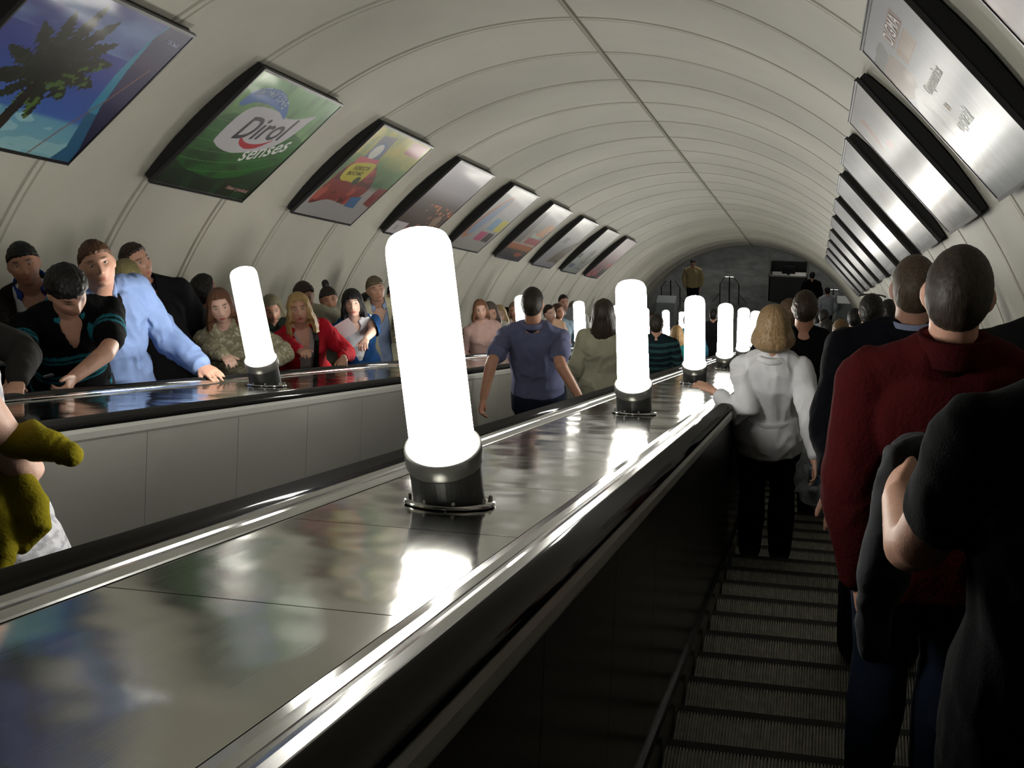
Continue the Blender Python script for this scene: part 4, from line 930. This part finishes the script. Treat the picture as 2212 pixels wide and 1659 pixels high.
def extra(label, v, t, H, w, hair, top, face=-150, fem=False, skin='fair', sleeve='long', hk='short', vox=.013, lean=0, bottom=(24, 24, 28), kind='weave', hz=-.13, name='shirt', ease=.022, colf=None, L=None, R=None, turn=None, hs=.96, wid=1.0, hat=None, Lc={}, Rc={}):
    p = Person(label, v, t, H, face=face, fem=fem, w=w, vox=vox, skin=skin, lean=lean, L=L, R=R, hs=hs, wid=wid, Lc=Lc, Rc=Rc)
    if turn is not None: aim(p, turn)
    p.build_body(); p.hair(hair, hk, **(dict(zb=hz, th=.018) if hk == 'long' else dict(th=.014)))
    p.top(top, ease=ease, sleeve=sleeve, kind=kind, name=name, colf=colf, seed=int(t*7) % 50)
    if hat:
        mb = MB(); prof = [(.118, -.004), (.12, .004), (.092, .012), (.090, .05), (.075, .085), (.04, .105), (.003, .110)]
        R_ = [[p.HM @ Vector((r*.95*math.cos(a), r*1.12*math.sin(a)+.0, z+.035)) for a in [2*math.pi*i/24 for i in range(24)]] for r, z in prof]; mb.rings(R_); mb.build('hat', cloth(hat), p.root, smooth=True)
    p.pants(bottom); p.shoes(); return p
extra('person in pink with a pale face, cut by the right edge of the largest lamp', -3.92, 15.298, 1.864, .10, (120, 84, 62), (190, 158, 150), fem=True, skin='pale', turn=(5, -12), hk='long')
extra('person in a white short-sleeved top leaning over the far handrail', -4.02, 15.953, 2.034, .15, (88, 78, 74), (215, 210, 200), fem=True, skin='fair', turn=(10, -22), hk='long', sleeve='short', lean=14, vox=.010, L=(-3.56, 15.6, RAIL+.02), Lc=dict(flat=1))
extra('blonde person in a deep red top behind the white top', -4.1, 16.916, 1.88, .10, (170, 150, 110), (170, 34, 62), fem=True, skin='pale', turn=(0, -12), hk='long', vox=.010, lean=8)
extra('person in a black hat far down the left queue', -4.5, 19.107, 1.73, .07, (20, 18, 18), (190, 186, 175), turn=(0, -10), hat=(14, 14, 16))
extra('person in a pale sweater behind the blue-shirted shoulder, beside the hidden lamp', -4.35, 18.998, 1.867, .16, (120, 96, 76), (196, 190, 176), fem=True, turn=(0, -10), hk='long')
extra('dark haired person in a peach top, right of the blue-shirted back', -4.05, 20.033, 2.033, .14, (38, 26, 24), (226, 188, 160), fem=True, skin='pale', turn=(35, -10), lean=8)
extra('tall dark haired person in grey standing above the far queue', -4.4, 23.16, 2.031, .35, (24, 20, 20), (120, 124, 128), turn=(20, -10))
extra('person with curly brown hair in front of the tall grey one', -4.05, 20.884, 1.979, .16, (72, 52, 40), (100, 116, 128), fem=True, turn=(40, -10), hk='long', hz=-.08)
extra('head just left of the small lamp in the far queue', -4.3, 23.618, 1.92, .24, (110, 96, 84), (190, 190, 188))
extra('dark haired person just right of the small lamp in the far queue', -4.05, 24.776, 1.85, .12, (40, 40, 38), (110, 118, 120), face=-20)
extra('tall person far down the queue beside the second large lamp', -4.4, 27.846, 2.188, .36, (52, 44, 40), (90, 92, 96), face=-150, turn=(30, -5))
extra('distant person in the left queue, seen between lamps, in teal', -4.3, 31.5, 1.95, .16, (50, 40, 36), (60, 110, 110))
extra('distant person in the left queue near its foot, in grey', -4.2, 35.0, 1.95, .16, (50, 40, 36), (90, 90, 92))

extra('leather sleeved arm and hand on the handrail at the far left edge', -4.12, 5.25, 1.95, .05, (30, 24, 22), (22, 19, 17), face=-150, vox=.008, kind='leather', name='jacket', ease=.03, L=(-3.58, 5.42, RAIL+.02), Lc=dict(flat=1, curl=30))

# --- middle escalator
p = Person('person in a blue-grey short-sleeved shirt seen from behind, arms held out', -2.1, 9.739, 2.005, face=0, w=.19, vox=.0075, skin='tan', R=(-1.69, 9.70, -.60), L=(-2.42, 9.70, -.66), Rc=dict(pole=(.15, -1, -.1), curl=30, n=(-1, 0, 0)), Lc=dict(pole=(-.15, -1, -.1), curl=34, n=(1, 0, 0)), wid=1.04, head=(0, -6, 0))
p.build_body(); p.hair((40, 34, 28), th=.008, back=-.068, rough=.002); p.top((94, 97, 126), ease=.016, hem=.965, sleeve='short', amp=.015, seed=21); p.collar((98, 101, 130), r=.062, h=.04, gap=24, flare=.014); p.pants((22, 28, 40), top=.99, ease=.024); p.shoes()
p = Person('long haired person in a beige coat seen from behind, left of the second large lamp', -2.03, 12.796, 1.876, face=0, fem=True, w=.145, vox=.010, wid=1.15, hs=1.0)
p.build_body(); p.hair((52, 42, 34), 'long', zb=-.22, th=.03, flare=.02); p.top((165, 163, 142), ease=.05, hem=.50, name='coat', flare=.06, amp=.02); finish(p)
st = [(z, z+.032, (44, 76, 78)) for z in (.95, 1.03, 1.11, 1.19, 1.27, 1.35, 1.42)]
extra('person in a black and teal striped shirt, right of the second large lamp', -1.83, 15.616, 1.82, .045, (40, 34, 28), (20, 30, 34), face=0, vox=.010, colf=stripes((22, 34, 38), st), hs=1.0, wid=1.05, R=None)
extra('person in a teal jacket on the middle escalator, left of the third lamp', -1.75, 17.247, 1.705, -.02, (150, 120, 80), (30, 110, 108), face=0, fem=True, hk='long', ease=.03, name='jacket')
extra('person in a blue top behind the third lamp', -2.0, 21.5, 1.82, .05, (60, 50, 44), (50, 110, 130), face=0)
extra('distant person in black on the middle escalator', -2.0, 27.0, 1.9, .12, (30, 26, 24), (30, 30, 34), face=0)

# --- right escalator
p = Person('person with a blonde bob in a white jacket, hand on the handrail', -0.224, 7.55, 1.78, face=0, fem=True, w=.10, vox=.0065, skin='fair', L=(-.555, 7.78, RAIL+.035), R=(.06, 7.6, -.82), Lc=dict(flat=1, curl=12, pole=(.2, -.7, -1)), Rc=dict(pole=(.9, -.7, 0)), wid=1.0, hs=.92, head=(0, -8, 0))
p.build_body(); p.hair((130, 106, 76), 'long', zb=-.125, th=.030, flare=.022, tuck=.22, face=60, seed=9)
p.top((205, 205, 208), ease=.026, hem=.83, name='jacket', flare=.030, amp=.020, sc=(9, 9, 4.5), seed=14, end=.80, puff=.004); p.collar((208, 208, 210), r=.062, h=.030, gap=40, flare=.030, z=1.445, tilt=8)
mb = MB(); q = [p.bend(Vector((.155*math.sin(a), -.128*math.cos(a)-.006, 1.045+.012*math.cos(a)))*p.s) for a in [math.radians(d) for d in range(-50, 51, 10)]]; mb.tube(q, .013*p.s, 8, flat=(1.6, .45), up=(0, 0, 1)); mb.build('half_belt', cloth((196, 196, 200)), p.root, smooth=True)
p.pants((8, 8, 9), top=.90, ease=.008); p.shoes()
p = Person('person in a black T-shirt seen from behind, right of the blonde bob', -0.068, 9.4, 2.017, face=0, w=.235, vox=.008, skin='tan', R=(.16, 9.5, -.56), Rc=dict(pole=(.8, -.6, -.2)), wid=1.02)
p.build_body(); p.hair((52, 40, 28), th=.009, bald=.3); p.top((9, 9, 10), ease=.020, hem=.86, sleeve='short', name='t_shirt', amp=.012); p.pants((34, 40, 52)); p.shoes()
extra('head just left of the black T-shirt, brown hair', -0.212, 11.4, 2.017, .21, (70, 52, 36), (24, 24, 26), face=0, vox=.011)
p = Person('person with cropped grey-brown hair in a navy jacket, left of the red fleece', 0.357, 5.05, 1.957, face=0, w=.256, vox=.0065, skin='fair', L=(.10, 4.75, -.82), Lc=dict(pole=(-.9, -.5, -.2)), wid=1.12, hs=.98, head=(4, -4, 0))
p.build_body(); p.hair((84, 70, 56), th=.005, rough=.0012, back=-.070); p.top((13, 15, 22), ease=.036, hem=.80, name='jacket', amp=.014, seed=31); p.collar((13, 15, 22), r=.074, h=.036, gap=20, flare=.018, z=1.478)
p.collar((150, 160, 190), r=.064, h=.052, gap=20, flare=.004, z=1.482, name='shirt_collar'); p.pants((20, 22, 28)); p.shoes()
p = Person('person in a dark red fleece with cropped grey hair, the largest figure', 0.349, 3.4, 1.899, face=0, w=.209, vox=.0065, skin='fair', L=(.16, 3.75, -.70), R=(.66, 3.75, -.70), Lc=dict(pole=(-1, -.7, -.2)), Rc=dict(pole=(1, -.7, -.2)), wid=.98, hs=.99, head=(-4, -2, 2))
p.build_body(); p.hair((50, 42, 36), th=.006, rough=.0014, back=-.072); p.top((58, 7, 9), ease=.040, hem=.82, name='fleece', kind='fleece', amp=.014, seed=41, sc=(7, 7, 5), smooth=5, end=.92); p.collar((54, 7, 9), r=.070, h=.075, gap=16, flare=.010, z=1.470, kind='fleece', thick=.009)
mb = MB()
for k in range(3): c = p.bend(Vector((-.012+.009*k, -.078, 1.462))*p.s); mb.tube([c+Vector((-.0035, 0, .001)), c+Vector((.0035, 0, -.001))], .0022, 6)
mb.build('neck_logo', M['framelip'], p.root); p.pants((40, 50, 70)); p.shoes()
p = Person('person in a black T-shirt at the right edge, jacket over one arm', .475, 2.02, 2.03, face=0, w=.0, vox=.0065, skin='fair', L=(.17, 2.50, -.31), Lc=dict(pole=(-.32, -1, -1.0), curl=40, n=(1, 0, -.3)), al=.84, wid=1.02, hs=1.0, head=(35, -5, 0))
p.build_body(); p.hair((44, 32, 26), th=.012); p.top((7, 8, 11), ease=.018, hem=.84, sleeve='short', name='t_shirt', amp=.012, seed=51, slv=.80, sfr=.58); p.pants((5, 5, 7)); p.shoes()
NEAR = p
extra('dark shoulder cut by the right edge, behind the red fleece', .72, 4.15, 2.08, .1, (30, 26, 24), (10, 10, 12), face=0, vox=.011, ease=.025, wid=.86, name='jacket', hs=1.0)
p = extra('dark haired person with sunglasses pushed up, below the far right posters', 0.404, 9.9, 1.968, .25, (24, 20, 18), (14, 14, 16), face=0, vox=.009, name='jacket', ease=.03, turn=None)
mb = MB(); R_ = [p.HM @ Vector((.086*math.sin(a), .02+.03*math.cos(a)*0+.075*math.cos(a)*.4, .105)) for a in [math.radians(d) for d in range(-90, 91, 15)]]; mb.tube(R_, .006, 6); g_ = mb.build('sunglasses', M['rubber'], p.root)
extra('second dark head beside the one with sunglasses', 0.569, 10.7, 1.96, .245, (18, 16, 15), (16, 16, 18), face=0)
extra('person with a brown bun and bare neck, left of the dark navy shoulder', 0.252, 13.0, 1.715, .07, (108, 84, 52), (50, 52, 56), face=0, fem=True, vox=.011)
extra('dark head in the crowd under the tunnel mouth', 0.472, 16.2, 1.89, .23, (18, 16, 15), (26, 26, 30), face=0)
extra('small person in a white top with red detail, deep in the right crowd', 0.141, 15.0, 1.749, .05, (28, 24, 22), (170, 170, 176), face=0)
extra('dark head deep in the right crowd', 0.297, 19.0, 1.747, .15, (22, 20, 18), (30, 34, 40), face=0)
extra('person in a pale shirt deep in the right crowd, against the lobby', .16, 23.5, 2.0, .30, (30, 26, 24), (150, 156, 170), face=0)
extra('dark haired person near the foot of the right escalator', .05, 28.0, 1.95, .22, (22, 20, 18), (40, 40, 46), face=0)
extra('person in a light top near the foot of the right escalator', .5, 26.0, 1.9, .16, (50, 42, 36), (120, 124, 130), face=0, fem=True)
extra('person in grey at the foot of the right escalator', -.1, 33.0, 1.92, .2, (40, 34, 30), (80, 84, 90), face=0)

# --- foreground elbow at the left edge
p = Person('bare elbow and white lace top at the left edge, mostly outside the photo', -2.0, 2.42, 2.06, face=0, fem=True, w=.0, vox=.0065, skin='pale', R=(-2.0, 2.74, -.40), Rc=dict(pole=(1, -.2, -.5)))
p.build_body(); p.hair((70, 50, 40), 'long', zb=-.14)
def lace(U, s, P): q = P*70; return np.where((vn(q, 5)+.4*vn(q*2.3, 9) > .62)[:, None], rgb(214, 214, 220), rgb(176, 176, 184))
p.top((200, 200, 205), ease=.03, hem=.66, sleeve='none', colf=lace, name='lace_top', amp=.02, flare=.12); p.pants((190, 190, 196), skirt=.5); p.shoes()
ELB = p

# --- lobby figures
def lobby(label, x, y, H, hair, top, face=180, **k):
    p = Person(label, 0, 0, H, face=face, root=(x, y, FZ), vox=.014); p.build_body(); p.hair(hair); p.top(top, ease=.026); p.pants((28, 28, 32)); p.shoes(); return p
lobby('person in a beige shirt walking on the lobby floor at the tunnel mouth', -3.95, 38.3, 1.98, (30, 24, 22), (176, 160, 120))
lobby('dark figure standing in the lobby right of the booth', -.14, 37.8, 1.95, (14, 12, 12), (14, 14, 16), face=0)
lobby('person in a white shirt in the lobby at the foot of the right escalator', .35, 36.9, 1.9, (30, 24, 22), (176, 180, 190), face=20)

# ================================================================ things held and hanging
def blob(name, label, cat_, pts, rad, color, kind='weave', flat=None, amp=.012, vox=.008, seed=3, mt=None, sc=(12, 12, 8), extra_=()):
    mb = MB(); P = [W3(*q) for q in pts]; c = P[0]; mb.tube([q-c for q in P], rad, 18, flat=flat)
    for ep, er, ef in extra_: mb.tube([W3(*q)-c for q in ep], er, 18, flat=ef)
    me = remesh(mb, vox, 3); wrinkle(me, amp, sc, seed); o = link(name, me, mt or cloth(color, kind=kind), loc=c, smooth=True); tag(o, label, cat_); return o
blob('folded_jacket', 'dark grey jacket hung over the forearm at the lower right', 'jacket', [(.20, 2.58, -.245), (.185, 2.60, -.28), (.175, 2.61, -.35), (.160, 2.62, -.46), (.145, 2.62, -.55), (.15, 2.62, -.62)], [.035, .052, .052, .045, .04, .03], (26, 29, 34), 'leather', (1.0, .75), .018, extra_=[([(.19, 2.60, -.25), (.26, 2.62, -.25), (.34, 2.64, -.29)], [.05, .055, .04], None)])
blob('mustard_cardigan', 'mustard yellow cardigan bundled over the bare elbow at the left edge', 'cardigan', [(-1.79, 2.62, -.35), (-1.70, 2.62, -.335), (-1.62, 2.60, -.346), (-1.572, 2.58, -.360)], [.045, .046, .034, .024], (126, 116, 22), 'knit', (1, .8), .014, .006,
     extra_=[([(-1.80, 2.64, -.38), (-1.74, 2.64, -.43), (-1.70, 2.63, -.48), (-1.68, 2.62, -.53), (-1.70, 2.61, -.57)], [.04, .045, .05, .042, .02], (1, .7)), ([(-1.80, 2.62, -.42), (-1.76, 2.60, -.50), (-1.73, 2.58, -.58), (-1.72, 2.56, -.64)], [.03, .035, .032, .02], (1, .7))])
blob('grey_jacket', 'crumpled silver-grey jacket carried between the white and navy jackets', 'jacket', [(.04, 8.6, -.52), (.10, 8.35, -.60), (.12, 8.2, -.75), (.13, 8.15, -.95), (.12, 8.15, -1.1)], [.07, .10, .10, .09, .06], (122, 128, 128), 'weave', (1, .7), .03, .009)
# phone in the hands of the striped polo
mb = MB(); mb.box((-.026, -.006, -.052), (.026, .006, .052), bev=.003); o = mb.build('mobile_phone', [M['rubber']], loc=W3(-3.60, 5.70, RAIL+.03), rot=(math.radians(60), 0, math.radians(40))); tag(o, 'dark mobile phone held by the person in the striped polo', 'phone')
mb = MB(); mb.box((-.022, .0062, -.040), (.022, .0066, .040)); mb.build('screen', mat('phone_screen', (.05, .05, .06), .1, emit=((.8, .85, 1), .6)), o)
# letter in the hands of the bob
mb = MB(); mb.box((-.075, -.001, -.10), (.075, .001, .10)); o = mb.build('folded_paper', mat('paper', (.72, .72, .75), .7), loc=W3(-3.70, 10.10, -.20), rot=(math.radians(20), math.radians(-22), math.radians(30))); tag(o, 'white sheet of paper held by the person with the black bob', 'paper')
# carrier bag with a bottle
M['film'] = mat('clear_film', (.55, .57, .58), .25); M['film'].node_tree.nodes['Principled BSDF'].inputs['Transmission Weight'].default_value = .85
mb = MB(); mb.tube([(0, 0, .16), (0, 0, .10), (0, 0, 0), (0, 0, -.12), (0, 0, -.2)], [.03, .07, .11, .12, .09], 16, flat=(1, .5)); me = remesh(mb, .010, 2); wrinkle(me, .02, (14, 14, 8), 4)
bag = link('carrier_bag', me, M['film'], loc=W3(.06, 7.75, -.80), smooth=True); tag(bag, 'clear plastic carrier bag hanging low behind the white jacket', 'bag')
mb = MB(); mb.tube([(-.05, 0, .15), (-.03, 0, .28), (0, 0, .36), (.03, 0, .28), (.05, 0, .15)], .006, 6); mb.build('handles', M['film'], bag)
mb = MB(); mb.lathe([(.004, -.09), (.036, -.09), (.038, -.08), (.038, .03), (.030, .055), (.014, .075), (.014, .095), (.004, .096)], 20); o = mb.build('water_bottle', mat('blue_plastic', lin((90, 140, 190)), .15), loc=W3(.06, 7.75, -.82), smooth=True); tag(o, 'pale blue bottle inside the clear carrier bag', 'bottle')

# ================================================================ lobby furniture
M['chrome'] = mat('chrome_tube', (.55, .56, .56), .25, 1)
def hoop(x, y, label, w=.62, h=1.02):
    root = empty('queue_barrier', (x, y, FZ)); tag(root, label, 'barrier', 'tubular barriers on the lobby floor')
    mb = MB(); mb.tube([(-w/2, 0, h-.26), (-w*.22, 0, h), (w*.22, 0, h), (w/2, 0, h-.26)], .016, 8); mb.build('top_rail', M['chrome'], root)
    for sx in (-1, 1):
        mb = MB(); mb.tube([(sx*w/2, 0, 0), (sx*w/2, 0, h-.27)], .018, 8); mb.build('post', M['frame'], root)
        mb = MB(); mb.tube([(sx*w*.5, 0, h-.62), (sx*w*.95, 0, h-1.0)], .013, 8); mb.build('stay', M['chrome'], root)
    mb = MB(); mb.tube([(0, 0, 0), (0, 0, h)], .022, 8); mb.build('centre_post', M['frame'], root)
hoop(-2.81, 39.0, 'tubular barrier hoop on the lobby floor above the fourth lamp'); hoop(-4.72, 38.6, 'tubular barrier hoop on the lobby floor at the left of the tunnel mouth'); hoop(.55, 38.4, 'tubular barrier hoop on the lobby floor at the right of the tunnel mouth')
def cabinet(x, y, label, w=.62, h=.95, d=.5):
    root = empty('control_cabinet', (x, y, FZ)); tag(root, label, 'cabinet', 'pale control cabinets at the escalator foot')
    mb = MB(); mb.box((-w/2, -d/2, 0), (w/2, d/2, h), bev=.015); mb.build('body', mat('pale_enamel', (.42, .46, .47), .45), root)
    mb = MB(); mb.box((-w/2+.04, -d/2-.012, .08), (w/2-.04, -d/2+.002, h-.08), bev=.004); dr = mb.build('door', mat('pale_enamel_door', (.38, .42, .43), .45), root)
    mb = MB(); mb.tube([(w/2-.1, -d/2-.02, h*.5), (w/2-.1, -d/2-.02, h*.62)], .01, 8); mb.build('handle', M['chrome'], dr)
cabinet(-4.72, 37.45, 'pale cabinet on the lobby floor at the left of the tunnel mouth'); cabinet(.98, 37.9, 'pale cabinet on the lobby floor at the right of the tunnel mouth')
root = empty('attendant_booth', (-.92, 39.9, FZ)); tag(root, 'glazed attendant booth with a monitor, right side of the tunnel mouth', 'booth')
W_, D_, H_ = 1.25, 1.1, 2.35
mb = MB(); mb.box((-W_/2, -D_/2, 0), (W_/2, -D_/2+.04, .95)); mb.box((-W_/2, D_/2-.04, 0), (W_/2, D_/2, .95)); mb.box((-W_/2, -D_/2, 0), (-W_/2+.04, D_/2, .95)); mb.box((W_/2-.04, -D_/2, 0), (W_/2, D_/2, .95)); mb.build('lower_wall', mat('booth_panel', (.05, .052, .05), .5), root)
for sx in (-1, 1):
    for sy in (-1, 1): mb = MB(); mb.box((sx*W_/2-.03, sy*D_/2-.03, .95), (sx*W_/2+.03, sy*D_/2+.03, H_)); mb.build('corner_post', M['trim'], root)
mb = MB(); mb.box((-W_/2-.03, -D_/2-.03, .93), (W_/2+.03, -D_/2+.03, .98)); mb.build('sill', M['trim'], root)
mb = MB(); mb.box((-W_/2, -D_/2, H_), (W_/2, D_/2, H_+.05)); mb.box((-.5, -.3, H_-.03), (.5, .0, H_+.001), 1); mb.build('roof', [M['frame'], mat('booth_light', (.8, .8, .8), .5, emit=((1, 1, .95), 1.2))], root)
mb = MB(); mb.box((-W_/2+.04, -D_/2+.05, .80), (W_/2-.04, -.05, .84)); mb.build('counter', M['trim'], root)
mb = MB(); mb.box((-.22, -.30, .90), (.22, -.27, 1.20), bev=.006); mb.box((-.05, -.285, .84), (.05, -.255, .92)); o = mb.build('monitor', M['frame'], loc=(-.92, 39.9, FZ)); tag(o, 'flat monitor inside the attendant booth', 'monitor')
mb = MB(); mb.box((-.20, -.269, .92), (.20, -.268, 1.18)); mb.build('screen', mat('monitor_screen', (.1, .1, .1), .2, emit=((.75, .8, .85), .5)), o)
# lobby ceiling with its lamps (above the view)
for k, (x, y) in enumerate(((-3.5, FY+5.5), (.5, FY+5.5))):
    root = empty('ceiling_lamp', (x, y, FZ+4.5)); tag(root, 'lobby ceiling lamp above the tunnel mouth, outside the photo', 'lamp', 'lobby ceiling lamps')
    mb = MB(); mb.lathe([(.004, -.12), (.30, -.10), (.38, 0), (.004, .001)], 24); mb.build('opal_bowl', mat('lobby_opal', (.9, .9, .9), .4, emit=((1, .96, .88), 40)), root)
    mb = MB(); mb.lathe([(.004, .0), (.2, .0), (.2, .1), (.004, .1)], 16); mb.build('mount', M['frame'], root)

# ================================================================ layout units -> metres
for o in [q for q in SC.objects if q.parent is None]:
    o.location = o.location*K
    if o.type != 'CAMERA': o.scale = o.scale*K
